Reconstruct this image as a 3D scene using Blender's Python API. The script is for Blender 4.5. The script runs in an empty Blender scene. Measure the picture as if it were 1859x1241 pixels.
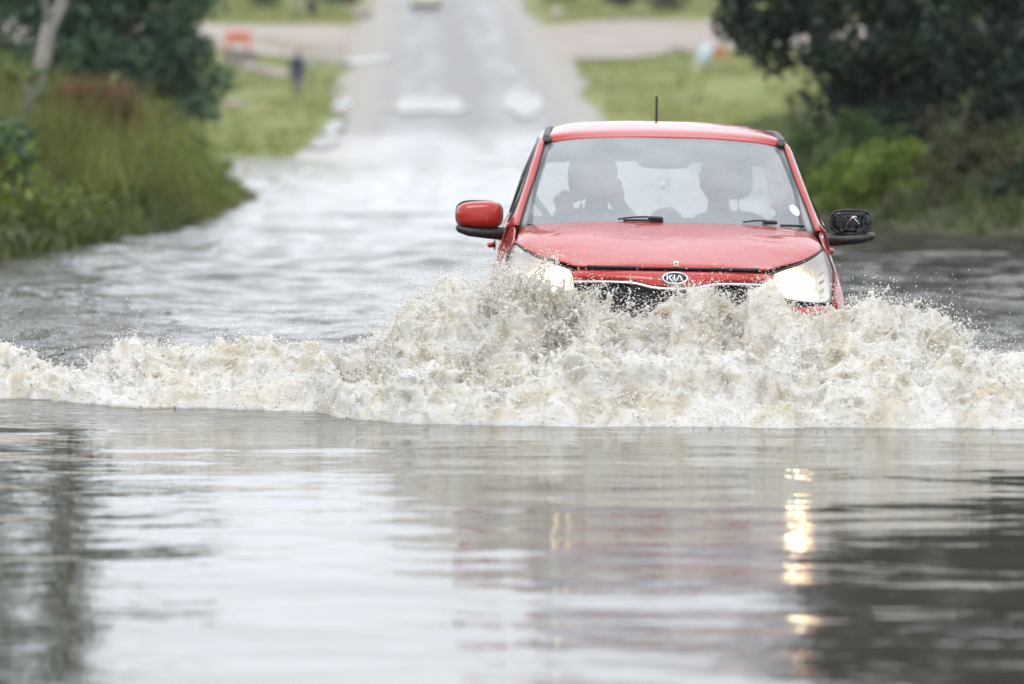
import bpy, math, random
import numpy as np
from mathutils import Vector, Matrix

# ------------------------------------------------------------------ camera, sky, sun, exposure
scene = bpy.context.scene
COL = scene.collection
FPX, PW, PH = 9130.0, 1859.0, 1241.0          # focal length in photo pixels, photo size
CAMZ, HOR = 1.32, 193.0                       # eye height over the water, horizon row
cam = bpy.data.cameras.new('camera')
cam.sensor_width = 36.0
cam.lens = FPX / PW * 36.0
cam.shift_y = -(PH / 2 - HOR) / PW
cam.clip_start = 0.5
cam.clip_end = 4000.0
cam.dof.use_dof = True
cam.dof.focus_distance = 22.2
cam.dof.aperture_fstop = 2.8
cam_ob = bpy.data.objects.new('camera', cam)
cam_ob.location = (0, 0, CAMZ)
cam_ob.rotation_euler = (math.radians(90), 0, 0)
COL.objects.link(cam_ob)
scene.camera = cam_ob

world = bpy.data.worlds.new('World')
scene.world = world
world.use_nodes = True
wn, wl = world.node_tree.nodes, world.node_tree.links
SUN_EL, SUN_AZ = math.radians(62), math.radians(205)
sky = wn.new('ShaderNodeTexSky')
sky.sky_type = 'NISHITA'
sky.sun_disc = False
sky.sun_elevation = SUN_EL
sky.sun_rotation = SUN_AZ
sky.dust_density = 4.0
hs = wn.new('ShaderNodeHueSaturation')
hs.inputs['Saturation'].default_value = 0.25
wl.new(sky.outputs[0], hs.inputs['Color'])
wmix = wn.new('ShaderNodeMix')
wmix.data_type = 'RGBA'
wmix.inputs['Factor'].default_value = 0.82    # a closed cloud deck over the clear sky
wl.new(hs.outputs[0], wmix.inputs['A'])
wmix.inputs['B'].default_value = (11.2, 11.8, 12.7, 1)
bg = wn['Background']
bg.inputs['Strength'].default_value = 0.1
wl.new(wmix.outputs['Result'], bg.inputs['Color'])

sun = bpy.data.lights.new('sun', 'SUN')
sun.energy = 0.75
sun.angle = math.radians(25)
sun.color = (1.0, 0.96, 0.9)
sun_ob = bpy.data.objects.new('sun', sun)
sun_ob.rotation_euler = (math.radians(28), 0, math.radians(-25))
sun_ob.location = (0, -20, 60)
COL.objects.link(sun_ob)

scene.view_settings.view_transform = 'Standard'
scene.view_settings.look = 'None'
scene.view_settings.exposure = 0.55
scene.view_settings.gamma = 1.0
scene.view_settings.use_curve_mapping = False
scene.render.engine = 'CYCLES'
cy = scene.cycles
cy.use_denoising = True
cy.adaptive_threshold = 0.03
cy.max_bounces = 12
cy.diffuse_bounces = 8
cy.glossy_bounces = 3
cy.transmission_bounces = 6
cy.transparent_max_bounces = 16
cy.volume_bounces = 1
cy.sample_clamp_indirect = 6.0
cy.caustics_reflective = False
cy.caustics_refractive = False

# ------------------------------------------------------------------ helpers
rng = np.random.default_rng(11)
random.seed(5)


def tag(o, label=None, cat=None, group=None, kind=None):
    if label: o['label'] = label
    if cat: o['category'] = cat
    if group: o['group'] = group
    if kind: o['kind'] = kind
    return o


def empty(name, loc=(0, 0, 0), rot=(0, 0, 0)):
    o = bpy.data.objects.new(name, None)
    o.empty_display_size = 0.2
    o.location = loc
    o.rotation_euler = rot
    COL.objects.link(o)
    return o


def link(name, me, mat=None, parent=None, smooth=True):
    if mat is not None:
        if isinstance(mat, (list, tuple)):
            for m in mat: me.materials.append(m)
        else:
            me.materials.append(mat)
    if smooth and len(me.polygons):
        me.polygons.foreach_set('use_smooth', np.ones(len(me.polygons), dtype=bool))
    o = bpy.data.objects.new(name, me)
    COL.objects.link(o)
    if parent is not None: o.parent = parent
    return o


def mesh_np(name, V, Fq):
    """V (n,3); Fq (m,k) faces of equal size."""
    V = np.ascontiguousarray(V, dtype=np.float32)
    Fq = np.ascontiguousarray(Fq, dtype=np.int32)
    me = bpy.data.meshes.new(name)
    m, k = Fq.shape
    me.vertices.add(len(V)); me.vertices.foreach_set('co', V.ravel())
    me.loops.add(m * k); me.loops.foreach_set('vertex_index', Fq.ravel())
    me.polygons.add(m)
    me.polygons.foreach_set('loop_start', np.arange(0, m * k, k, dtype=np.int32))
    me.update(calc_edges=True)
    return me


class MB:
    """collects simple shapes for one mesh"""
    def __init__(s): s.v, s.f, s.mi = [], [], []
    def add(s, V, Fc, mi=0):
        b = len(s.v)
        s.v += [tuple(float(c) for c in p) for p in V]
        s.f += [tuple(int(i) + b for i in f) for f in Fc]
        s.mi += [mi] * len(Fc)
        return s
    def box(s, c, d, rot=None, bev=0.0, mi=0):
        c = Vector(c); hx, hy, hz = d[0] / 2, d[1] / 2, d[2] / 2
        if bev <= 0:
            V = [Vector((x * hx, y * hy, z * hz)) for x in (-1, 1) for y in (-1, 1) for z in (-1, 1)]
            Fc = [(0, 1, 3, 2), (4, 6, 7, 5), (0, 4, 5, 1), (2, 3, 7, 6), (0, 2, 6, 4), (1, 5, 7, 3)]
        else:
            V, Fc = [], []
            b = min(bev, hx * .99, hy * .99, hz * .99)
            idx = {}
            for ax in range(3):
                for sg in (-1, 1):
                    for (a, e) in ((-1, -1), (1, -1), (1, 1), (-1, 1)):
                        p = [0, 0, 0]; h = [hx, hy, hz]
                        o1, o2 = (ax + 1) % 3, (ax + 2) % 3
                        p[ax] = sg * h[ax]; p[o1] = a * (h[o1] - b); p[o2] = e * (h[o2] - b)
                        idx[(ax, sg, a, e)] = len(V); V.append(Vector(p))
            for ax in range(3):
                for sg in (-1, 1):
                    q = [idx[(ax, sg, a, e)] for (a, e) in ((-1, -1), (1, -1), (1, 1), (-1, 1))]
                    Fc.append(q if sg > 0 else q[::-1])
            for ax in range(3):      # edges between face ax (sign s1) and face o1 (sign s2)
                o1, o2 = (ax + 1) % 3, (ax + 2) % 3
                for s1 in (-1, 1):
                    for s2 in (-1, 1):
                        q = [idx[(ax, s1, s2, -1)], idx[(ax, s1, s2, 1)], idx[(o1, s2, 1, s1)], idx[(o1, s2, -1, s1)]]
                        Fc.append(q if s1 * s2 < 0 else q[::-1])
            for sx in (-1, 1):
                for sy in (-1, 1):
                    for sz in (-1, 1):
                        t = [idx[(0, sx, sy, sz)], idx[(1, sy, sz, sx)], idx[(2, sz, sx, sy)]]
                        Fc.append(t if sx * sy * sz > 0 else t[::-1])
        if rot is not None: V = [rot @ v for v in V]
        return s.add([c + v for v in V], Fc, mi)
    def tube(s, pts, r, n=8, cap=True, mi=0):
        pts = [Vector(p) for p in pts]
        rs = r if isinstance(r, (list, tuple)) else [r] * len(pts)
        V, Fc = [], []
        up = None
        for i, p in enumerate(pts):
            t = (pts[min(i + 1, len(pts) - 1)] - pts[max(i - 1, 0)])
            t = t.normalized() if t.length > 1e-9 else Vector((0, 0, 1))
            if up is None:
                up = t.orthogonal().normalized()
            up = (up - t * up.dot(t))
            up = up.normalized() if up.length > 1e-6 else t.orthogonal().normalized()
            sd = t.cross(up)
            for k in range(n):
                a = 2 * math.pi * k / n
                V.append(p + (up * math.cos(a) + sd * math.sin(a)) * rs[i])
        for i in range(len(pts) - 1):
            for k in range(n):
                Fc.append((i * n + k, i * n + (k + 1) % n, (i + 1) * n + (k + 1) % n, (i + 1) * n + k))
        if cap:
            Fc.append(tuple(range(n - 1, -1, -1)))
            Fc.append(tuple(range((len(pts) - 1) * n, len(pts) * n)))
        return s.add(V, Fc, mi)
    def lathe(s, c, axis, prof, n=24, mi=0):
        """prof: (radius, offset along axis)"""
        c = Vector(c); ax = Vector(axis).normalized(); u = ax.orthogonal().normalized(); w = ax.cross(u)
        V, Fc = [], []
        for (r, o) in prof:
            for k in range(n):
                a = 2 * math.pi * k / n
                V.append(c + ax * o + (u * math.cos(a) + w * math.sin(a)) * max(r, 1e-5))
        for i in range(len(prof) - 1):
            for k in range(n):
                Fc.append((i * n + k, i * n + (k + 1) % n, (i + 1) * n + (k + 1) % n, (i + 1) * n + k))
        return s.add(V, Fc, mi)
    def sq(s, c, d, p=2.6, nu=20, nv=12, rot=None, mi=0):
        """superquadric blob"""
        c = Vector(c); V, Fc = [], []
        sp = lambda x, e: math.copysign(abs(x) ** e, x)
        e = 2.0 / p
        for j in range(nv + 1):
            la = -math.pi / 2 + math.pi * j / nv
            for i in range(nu):
                lo = 2 * math.pi * i / nu
                v = Vector((sp(math.cos(la), e) * sp(math.cos(lo), e) * d[0] / 2,
                            sp(math.cos(la), e) * sp(math.sin(lo), e) * d[1] / 2, sp(math.sin(la), e) * d[2] / 2))
                if rot is not None: v = rot @ v
                V.append(c + v)
        for j in range(nv):
            for i in range(nu):
                Fc.append((j * nu + i, j * nu + (i + 1) % nu, (j + 1) * nu + (i + 1) % nu, (j + 1) * nu + i))
        return s.add(V, Fc, mi)
    def mesh(s, name):
        me = bpy.data.meshes.new(name)
        me.from_pydata(s.v, [], s.f)
        if any(s.mi): me.polygons.foreach_set('material_index', s.mi)
        me.update()
        return me
    def build(s, name, mat, parent=None, smooth=True):
        return link(name, s.mesh(name), mat, parent, smooth)


def autosmooth(o, deg=35):
    """smooth faces, sharp where the angle is large"""
    me = o.data
    import bmesh
    bm = bmesh.new(); bm.from_mesh(me)
    lim = math.radians(deg)
    for e in bm.edges:
        if len(e.link_faces) == 2 and e.calc_face_angle(0) > lim: e.smooth = False
    bm.to_mesh(me); bm.free()
    return o


def cr(P, n):
    """Catmull-Rom resample of P (k,...) to n samples along axis 0"""
    P = np.asarray(P, float); k = len(P)
    E = np.concatenate([[2 * P[0] - P[1]], P, [2 * P[-1] - P[-2]]])
    t = np.linspace(0, k - 1, n); i = np.minimum(t.astype(int), k - 2)
    f = (t - i).reshape((-1,) + (1,) * (P.ndim - 1))
    a, b, c, d = E[i], E[i + 1], E[i + 2], E[i + 3]
    return 0.5 * (2 * b + (c - a) * f + (2 * a - 5 * b + 4 * c - d) * f ** 2 + (3 * b - a - 3 * c + d) * f ** 3)


def loft_pts(rows, nu, nv, mirror=False):
    R = np.asarray(rows, float)
    if mirror:
        M = R[:, :0:-1].copy(); M[..., 0] *= -1
        R = np.concatenate([M, R], axis=1)
    R = cr(np.swapaxes(R, 0, 1), nu)
    return cr(np.swapaxes(R, 0, 1), nv)            # (nv,nu,3)


def grid_faces(nv, nu, flip=False):
    a = np.arange(nv * nu).reshape(nv, nu)
    q = np.stack([a[:-1, :-1], a[:-1, 1:], a[1:, 1:], a[1:, :-1]], -1).reshape(-1, 4)
    return q[:, ::-1] if flip else q


def panel(name, rows, mat, parent, nu=24, nv=16, mirror=False, thick=0.006, out=None, flipx=False):
    """smooth sheet through control rows, given a thickness inwards"""
    G = loft_pts(rows, nu, nv, mirror)
    if flipx: G = G * np.array([-1, 1, 1])
    V = G.reshape(-1, 3)
    Fq = grid_faces(nv, nu)
    c = np.array(out if out is not None else (0, 1.9, 0.6))
    n = np.cross(V[Fq[:, 1]] - V[Fq[:, 0]], V[Fq[:, 3]] - V[Fq[:, 0]])
    mid = V[Fq].mean(1)
    if ((mid - c) * n).sum(1).mean() < 0: Fq = Fq[:, ::-1]
    me = mesh_np(name, V, Fq)
    o = link(name, me, mat, parent)
    if thick:
        md = o.modifiers.new('thickness', 'SOLIDIFY'); md.thickness = thick; md.offset = -1
    return o


# ---- noise on numpy arrays
def _lat1(L, n, cell, axis):
    t = np.arange(n) / cell
    i = t.astype(int); f = (t - i).astype(np.float32); f = f * f * (3 - 2 * f)
    sh = [1] * L.ndim; sh[axis] = n; f = f.reshape(sh)
    return np.take(L, i, axis) * (1 - f) + np.take(L, i + 1, axis) * f


def vnoise(shape, cell, seed):
    r = np.random.default_rng(seed)
    cell = cell if hasattr(cell, '__len__') else [cell] * len(shape)
    L = r.uniform(-1, 1, [int(n / c) + 3 for n, c in zip(shape, cell)]).astype(np.float32)
    for ax in range(len(shape)): L = _lat1(L, shape[ax], cell[ax], ax)
    return L


def noise2(x, y, cx, cy_, seed):
    """smooth lattice noise at arbitrary points, -1..1"""
    r = np.random.default_rng(seed); T = r.uniform(-1, 1, (257, 257))
    u, v = np.asarray(x) / cx + 1000.3, np.asarray(y) / cy_ + 1000.7
    i, j = np.floor(u).astype(int), np.floor(v).astype(int)
    fu, fv = u - i, v - j
    fu = fu * fu * fu * (fu * (fu * 6 - 15) + 10); fv = fv * fv * fv * (fv * (fv * 6 - 15) + 10)
    i0, j0, i1, j1 = i % 257, j % 257, (i + 1) % 257, (j + 1) % 257
    return (T[i0, j0] * (1 - fu) + T[i1, j0] * fu) * (1 - fv) + (T[i0, j1] * (1 - fu) + T[i1, j1] * fu) * fv


def sstep(a, b, x):
    t = np.clip((np.asarray(x, float) - a) / (b - a), 0, 1)
    return t * t * (3 - 2 * t)


def surface_nets(Fd):
    """iso-surface Fd>0 -> vertices in index space, quads"""
    I = Fd > 0
    nx, ny, nz = Fd.shape
    cnt = np.zeros((nx - 1, ny - 1, nz - 1), np.int8)
    for dx in (0, 1):
        for dy in (0, 1):
            for dz in (0, 1):
                cnt += I[dx:nx - 1 + dx, dy:ny - 1 + dy, dz:nz - 1 + dz]
    act = (cnt > 0) & (cnt < 8)
    ci = np.argwhere(act)
    vid = np.full(act.shape, -1, np.int32); vid[act] = np.arange(len(ci))
    acc = np.zeros((len(ci), 3), np.float32); num = np.zeros(len(ci), np.float32)
    x, y, z = ci.T
    for ax in range(3):
        for a in (0, 1):
            for b in (0, 1):
                o0 = [0, 0, 0]; o0[(ax + 1) % 3] = a; o0[(ax + 2) % 3] = b
                o1 = list(o0); o1[ax] = 1
                f0 = Fd[x + o0[0], y + o0[1], z + o0[2]]; f1 = Fd[x + o1[0], y + o1[1], z + o1[2]]
                m = (f0 > 0) != (f1 > 0)
                t = np.where(m, f0 / np.where(m, f0 - f1, 1), 0)
                p = np.zeros((len(ci), 3), np.float32)
                p[:, (ax + 1) % 3] = a; p[:, (ax + 2) % 3] = b; p[:, ax] = t
                acc += p * m[:, None]; num += m
    V = ci + acc / num[:, None]
    Q = []
    for ax in range(3):
        s0 = [slice(1, n - 1) for n in Fd.shape]; s1 = list(s0)
        s0[ax] = slice(0, Fd.shape[ax] - 1); s1[ax] = slice(1, Fd.shape[ax])
        A, B = I[tuple(s0)], I[tuple(s1)]
        e = np.argwhere(A != B)
        off = np.array([1, 1, 1]); off[ax] = 0
        e2 = e + off
        a1, a2 = (ax + 1) % 3, (ax + 2) % 3
        q = []
        for (u, v) in ((0, 0), (1, 0), (1, 1), (0, 1)):
            c = e2.copy(); c[:, a1] -= u; c[:, a2] -= v
            q.append(vid[c[:, 0], c[:, 1], c[:, 2]])
        q = np.stack(q, -1)
        ins = A[tuple(e.T)]
        q[~ins] = q[~ins][:, ::-1]
        Q.append(q)
    return V, np.concatenate(Q)


# ---- materials
class NT:
    def __init__(s, name):
        s.m = bpy.data.materials.new(name); s.m.use_nodes = True
        s.t = s.m.node_tree; s.t.nodes.clear()
        s.out = s.t.nodes.new('ShaderNodeOutputMaterial')
    def n(s, typ, ins=None, **kw):
        nd = s.t.nodes.new(typ)
        for k, v in kw.items(): setattr(nd, k, v)
        for k, v in (ins or {}).items(): s.set(nd, k, v)
        return nd
    def set(s, nd, k, v):
        sock = nd.inputs[k]
        if isinstance(v, bpy.types.NodeSocket): s.t.links.new(v, sock)
        elif isinstance(v, bpy.types.Node): s.t.links.new(v.outputs[0], sock)
        else:
            if isinstance(v, (tuple, list)) and len(v) == 3 and sock.type == 'RGBA': v = (*v, 1)
            sock.default_value = v
    def noise(s, scale, detail=4, rough=.55, vec=None, dist=0.0):
        nd = s.n('ShaderNodeTexNoise', {'Scale': scale, 'Detail': detail, 'Roughness': rough, 'Distortion': dist})
        if vec is not None: s.set(nd, 'Vector', vec)
        return nd.outputs['Fac']
    def ramp(s, fac, stops):
        nd = s.n('ShaderNodeValToRGB'); s.set(nd, 'Fac', fac)
        el = nd.color_ramp.elements
        while len(el) < len(stops): el.new(0.5)
        for e, (p, c) in zip(el, stops):
            e.position = p; e.color = (*c, 1) if len(c) == 3 else c
        return nd.outputs['Color']
    def math(s, op, a, b=0.0, clamp=False):
        nd = s.n('ShaderNodeMath', operation=op, use_clamp=clamp); s.set(nd, 0, a); s.set(nd, 1, b)
        return nd.outputs[0]
    def rng(s, v, a, b, c, d):
        nd = s.n('ShaderNodeMapRange', {'From Min': a, 'From Max': b, 'To Min': c, 'To Max': d}); s.set(nd, 'Value', v)
        return nd.outputs[0]
    def mix(s, f, a, b):
        nd = s.n('ShaderNodeMix', data_type='RGBA'); s.set(nd, 'Factor', f)
        for k, v in (('A', a), ('B', b)):
            s.set(nd, [i for i, q in enumerate(nd.inputs) if q.name == k and q.type == 'RGBA'][0], v)
        return [q for q in nd.outputs if q.type == 'RGBA'][0]
    def obj(s): return s.n('ShaderNodeTexCoord').outputs['Object']
    def pos(s): return s.n('ShaderNodeNewGeometry').outputs['Position']
    def island(s): return s.n('ShaderNodeNewGeometry').outputs['Random Per Island']
    def bump(s, h, dist, strength=1.0, nrm=None):
        nd = s.n('ShaderNodeBump', {'Strength': strength, 'Distance': dist, 'Height': h})
        if nrm is not None: s.set(nd, 'Normal', nrm)
        return nd.outputs[0]
    def principled(s, col, rough=.5, **kw):
        nd = s.n('ShaderNodeBsdfPrincipled'); s.set(nd, 'Base Color', col); s.set(nd, 'Roughness', rough)
        for k, v in kw.items(): s.set(nd, k.replace('_', ' '), v)
        return nd
    def done(s, sh):
        s.t.links.new(sh.outputs[0] if isinstance(sh, bpy.types.Node) else sh, s.out.inputs['Surface']); return s.m


def plain(name, col, rough=.5, var=.12, scale=20., metal=0.0, **kw):
    """one colour with a little uneven dirt and gloss"""
    t = NT(name)
    nz = t.noise(scale, 5, .6, t.obj())
    d = tuple(c * (1 - var) for c in col); l = tuple(min(1, c * (1 + var)) for c in col)
    c = t.ramp(nz, [(.3, d), (.7, l)])
    r = t.rng(nz, .3, .7, max(0, rough - .06), min(1, rough + .06))
    return t.done(t.principled(c, r, Metallic=metal, **kw))

# ------------------------------------------------------------------ ground heights (metres, water level = 0)
_ZK = ([-60, 60, 112, 124, 131, 141, 152, 190, 230, 286, 300, 330, 400, 500, 950],
       [-.30, -.32, -.14, -.04, 0.015, .10, .38, 1.75, 3.65, 6.7, 7.45, 8.9, 11.5, 14, 20])
def zroad(Y):
    Y = np.asarray(Y, float)
    return sum(np.interp(Y + d, *_ZK) for d in (-8, -4, 0, 4, 8)) / 5.0 * sstep(112, 122, Y) + np.interp(Y, *_ZK) * (1 - sstep(112, 122, Y))
def xroad(Y): return -0.8 - (np.clip(np.asarray(Y, float), 60, 400) - 131) * .0174
def xleft(Y): return np.interp(Y, [-60, 10, 30, 43.5, 51, 57, 65, 72, 76, 85, 131, 400], [-7.5, -6.5, -5.2, -4.45, -3.85, -3.62, -3.65, -3.8, -4.4, -6.6, -8.0, -8.0])
def xright(Y): return np.interp(Y, [-60, 10, 35, 45, 50, 52, 54, 58, 62, 100, 131, 400], [9, 8.5, 8.0, 7.0, 6.0, 5.3, 4.3, 3.6, 3.5, 3.8, 3.4, 3.4])
def ground(X, Y):
    X = np.asarray(X, float); Y = np.asarray(Y, float)
    sd = np.maximum(xleft(Y) - X, X - xright(Y)) + .25 * noise2(X, Y, 1.7, 1.7, 3)
    bank = np.where(sd < 0, np.maximum(sd * .12, -.34), 1.5 * (1 - np.exp(-np.maximum(sd, 0) / 3.0)))
    bank = bank + np.where(sd > 3, .02 * (sd - 3), 0)
    off = np.abs(X - xroad(Y)) - 4.6
    hill = zroad(Y) - .06 * (off < 0) + np.clip(off, 0, 6) * .03 + .25 * sstep(0, 3, off) * noise2(X, Y, 6, 9, 8) * sstep(131, 150, Y) \
        + .012 * np.clip(off - 6, 0, 60)
    w = sstep(124, 136, Y)
    return bank * (1 - w) + hill * w


def world_at(px, py, Y):
    return ((px - PW / 2) / FPX * Y, Y, CAMZ - (py - HOR) / FPX * Y)


# ------------------------------------------------------------------ setting materials
def m_ground():
    t = NT('ground')
    p = t.pos()
    n1 = t.noise(.35, 6, .6, p); n2 = t.noise(3.0, 5, .6, p)
    g = t.ramp(n1, [(.25, (.075, .110, .018)), (.45, (.155, .19, .028)), (.58, (.225, .235, .045)), (.72, (.26, .22, .09))])
    c = t.mix(t.rng(n2, .35, .7, 0, .55), g, (.12, .13, .05))
    sep = t.n('ShaderNodeSeparateXYZ'); t.set(sep, 0, p)
    n3 = t.noise(.9, 5, .6, p)
    mud = t.math('MULTIPLY', t.rng(sep.outputs[1], 80, 128, 1, .0), t.rng(n3, .3, .7, .75, 1.0), True)   # soaked soil under the bank growth
    c = t.mix(mud, c, (.045, .045, .024))
    return t.done(t.principled(c, .85, Normal=t.bump(n2, .12)))
def m_asphalt():
    t = NT('wet asphalt')
    p = t.pos()
    sep = t.n('ShaderNodeSeparateXYZ'); t.set(sep, 0, p)
    mp = t.n('ShaderNodeMapping', {'Scale': (1.1, .05, 1)}); t.set(mp, 'Vector', p)
    tr = t.noise(1.0, 4, .55, mp.outputs[0])
    n = t.noise(8, 6, .65, p)
    # worn wheel tracks run along the road
    xr = t.math('ADD', sep.outputs[0], t.math('MULTIPLY', t.math('SUBTRACT', sep.outputs[1], 131.0), .0174))
    xr = t.math('ADD', xr, .8)
    band = t.math('ABSOLUTE', t.math('SINE', t.math('MULTIPLY', xr, .95)))
    low = t.rng(t.math('ADD', sep.outputs[2], t.rng(tr, .3, .7, -.25, .25)), .1, .75, 1.0, 0.0)
    wet = t.math('MULTIPLY', t.rng(band, .35, .9, .15, 1.0), t.rng(tr, .38, .6, .25, 1.0), True)
    c = t.mix(wet, t.mix(n, (.135, .128, .116), (.20, .188, .168)), (.085, .085, .085))
    sh = t.math('ADD', t.math('ABSOLUTE', xr), t.rng(t.noise(.35, 4, .6, p), .3, .7, -.7, .7))
    sh = t.rng(sh, 2.4, 4.0, 0, 1)                                   # gravel shoulders
    c = t.mix(sh, c, t.mix(n, (.22, .19, .155), (.30, .265, .22)))
    r = t.math('MAXIMUM', t.rng(wet, 0, 1, .48, .27), t.math('MULTIPLY', sh, .55))
    r = t.math('SUBTRACT', r, t.math('MULTIPLY', low, .26))          # still awash near the flood
    return t.done(t.principled(c, r, Normal=t.bump(n, .006)))
def m_dirt():
    t = NT('wet gravel')
    p = t.pos()
    n1 = t.noise(.22, 5, .55, p); n2 = t.noise(5, 5, .6, p)
    c = t.ramp(n1, [(.3, (.33, .215, .155)), (.5, (.27, .225, .19)), (.7, (.36, .24, .175))])
    c = t.mix(t.rng(n2, .3, .7, 0, .4), c, (.18, .15, .13))
    return t.done(t.principled(c, t.rng(n1, .35, .65, .35, .75), Normal=t.bump(n2, .03)))
def m_water():
    t = NT('muddy flood water')
    p = t.pos()
    sep = t.n('ShaderNodeSeparateXYZ'); t.set(sep, 0, p)
    Y = sep.outputs[1]
    st = t.n('ShaderNodeMapping', {'Scale': (.75, 1.0, 1)}); t.set(st, 'Vector', p)
    v = st.outputs[0]
    # swell ahead of the wave is low and smooth, behind it the surface is broken up
    rough = t.math('ADD', t.math('MULTIPLY', t.rng(Y, 20.4, 22.0, 0, 1), t.rng(Y, 30, 60, 1.0, .4)), 0.0)
    lo = t.n('ShaderNodeMapping', {'Scale': (.58, 1.0, 1), 'Rotation': (0, 0, .06)}); t.set(lo, 'Vector', p)
    a = t.math('POWER', t.noise(1.35, 1.5, .4, lo.outputs[0], .3), 1.6); b = t.noise(4.2, 1.5, .45, lo.outputs[0], .2); c = t.noise(12, 2, .5, v, .2)
    n0 = t.n('ShaderNodeBump', {'Strength': 1.0, 'Distance': CALM_A, 'Height': a}).outputs[0]
    n1 = t.n('ShaderNodeBump', {'Strength': 1.0, 'Distance': CALM_B, 'Height': b, 'Normal': n0}).outputs[0]
    n1 = t.n('ShaderNodeBump', {'Strength': 1.0, 'Distance': .0013, 'Height': c, 'Normal': n1}).outputs[0]
    h = t.math('ADD', t.math('MULTIPLY', t.noise(2.2, 4, .55, v, .4), 1.0), t.math('MULTIPLY', t.noise(9, 3, .5, v), .22))
    h = t.math('MULTIPLY', h, rough)
    n2 = t.n('ShaderNodeBump', {'Strength': 1.0, 'Distance': CHOP, 'Height': h, 'Normal': n1}).outputs[0]
    mud = t.mix(t.noise(.6, 3, .5, p), (.050, .047, .038), (.072, .068, .055))
    pr = t.principled(mud, .035, IOR=1.333, Normal=n2)
    return t.done(pr)
CALM_A, CALM_B, CHOP = .018, .0055, .075

M_GROUND, M_ROAD, M_DIRT, M_WATER = m_ground(), m_asphalt(), m_dirt(), m_water()


def axis_pts(segs):
    """[(start, end, step), ...] -> sorted coordinates"""
    a = []
    for s, e, st in segs: a += list(np.arange(s, e, st))
    a.append(segs[-1][1])
    return np.array(a)


def sheet(name, xs, ys, zf, mat):
    X, Y = np.meshgrid(xs, ys)
    Z = zf(X, Y)
    me = mesh_np(name, np.stack([X, Y, Z], -1).reshape(-1, 3), grid_faces(len(ys), len(xs)))
    return link(name, me, mat)


o = sheet('ground', axis_pts([(-420, -60, 24), (-60, -16, 2.2), (-16, 16, .4), (16, 60, 2.2), (60, 420, 24)]),
          axis_pts([(-50, 20, 5), (20, 140, .8), (140, 340, 2.5), (340, 950, 30)]), ground, M_GROUND)
tag(o, 'green and straw coloured grass verges rising behind the flood', None, None, 'structure')

# road that climbs out of the water, with ragged edges
ys = axis_pts([(112, 345, 1.0)])
us = np.linspace(-1, 1, 25)
U, Yg = np.meshgrid(us, ys)
edge = 4.6 + .85 * noise2(Yg, np.sign(U) * 50 + 0 * Yg, 14, 5, 21) + .3 * noise2(Yg, np.sign(U) * 50 + 0 * Yg, 3, 5, 22) + 1.8 * np.exp(-((Yg - 246) / 17) ** 2)
Xg = xroad(Yg) + U * edge
Zg = zroad(Yg) + .03 + .06 * (1 - U ** 2) + .035 * noise2(Xg, Yg, 1.3, 9, 25) * (1 - sstep(145, 165, Yg))
tag(link('road', mesh_np('road', np.stack([Xg, Yg, Zg], -1).reshape(-1, 3), grid_faces(len(ys), 25)), M_ROAD), kind='structure')

# gravel side roads left and right of the junction
for sg in (-1, 1):
    xs = np.linspace(0, 1, 40); vs = np.linspace(-1, 1, 26)
    S, Vv = np.meshgrid(xs, vs)
    Yc = 244 + S * (6 if sg < 0 else 4) + 1.5 * noise2(S * 20, Vv * 0, 5, 5, 30 + sg)
    hw = 20 - 3 * S + 2.2 * noise2(S * 24, np.sign(Vv) * 7, 4, 4, 33)
    Yg = Yc + Vv * hw
    Xg = xroad(Yg) + sg * (3.4 + S * 34)
    Zg = ground(Xg, Yg) + .07
    tag(link('gravel_side_road', mesh_np('gravel_side_road', np.stack([Xg, Yg, Zg], -1).reshape(-1, 3), grid_faces(26, 40)), M_DIRT), kind='structure')

# puddles lying on road and verge
M_PUD = plain('standing water', (.16, .155, .14), .22, .1, 2., IOR=1.333)
def puddle(cx, cyy, rx, ry, seed, lift):
    n = 40
    a = np.linspace(0, 2 * math.pi, n, endpoint=False)
    r = 1 + .28 * noise2(np.cos(a) * 2, np.sin(a) * 2, .8, .8, seed) + .12 * noise2(np.cos(a) * 2, np.sin(a) * 2, .3, .3, seed + 1)
    rings = []
    for k in (0.02, .35, .7, 1.0):
        X = cx + np.cos(a) * r * rx * k; Y = cyy + np.sin(a) * r * ry * k
        off = np.abs(X - xroad(Y)) / 4.6
        zr_ = zroad(Y) + .03 + .06 * np.clip(1 - off ** 2, 0, 1)
        Z = np.maximum(np.where(off < 1.02, zr_, -99), ground(X, Y)) + lift
        rings.append(np.stack([X, Y, Z], -1))
    V = np.concatenate(rings)
    F = []
    for k in range(3):
        for i in range(n): F.append((k * n + i, k * n + (i + 1) % n, (k + 1) * n + (i + 1) % n, (k + 1) * n + i))
    o = link('puddle', mesh_np('puddle', V, np.array(F)), M_PUD)
    tag(o, kind='structure')
for i, (px, py, Y, rx, ry) in enumerate([(772, 180, 176, 1.35, 8.0), (945, 180, 178, .7, 12.0), (630, 108, 222, 1.9, 4.0), (560, 116, 221, .9, 2.2),
                                         (620, 185, 178, .35, 5.0), (607, 225, 158, .3, 6.0), (590, 255, 145, .38, 6.0)]):
    puddle((px - PW / 2) / FPX * Y, Y, rx, ry, 60 + i, .05)

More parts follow.
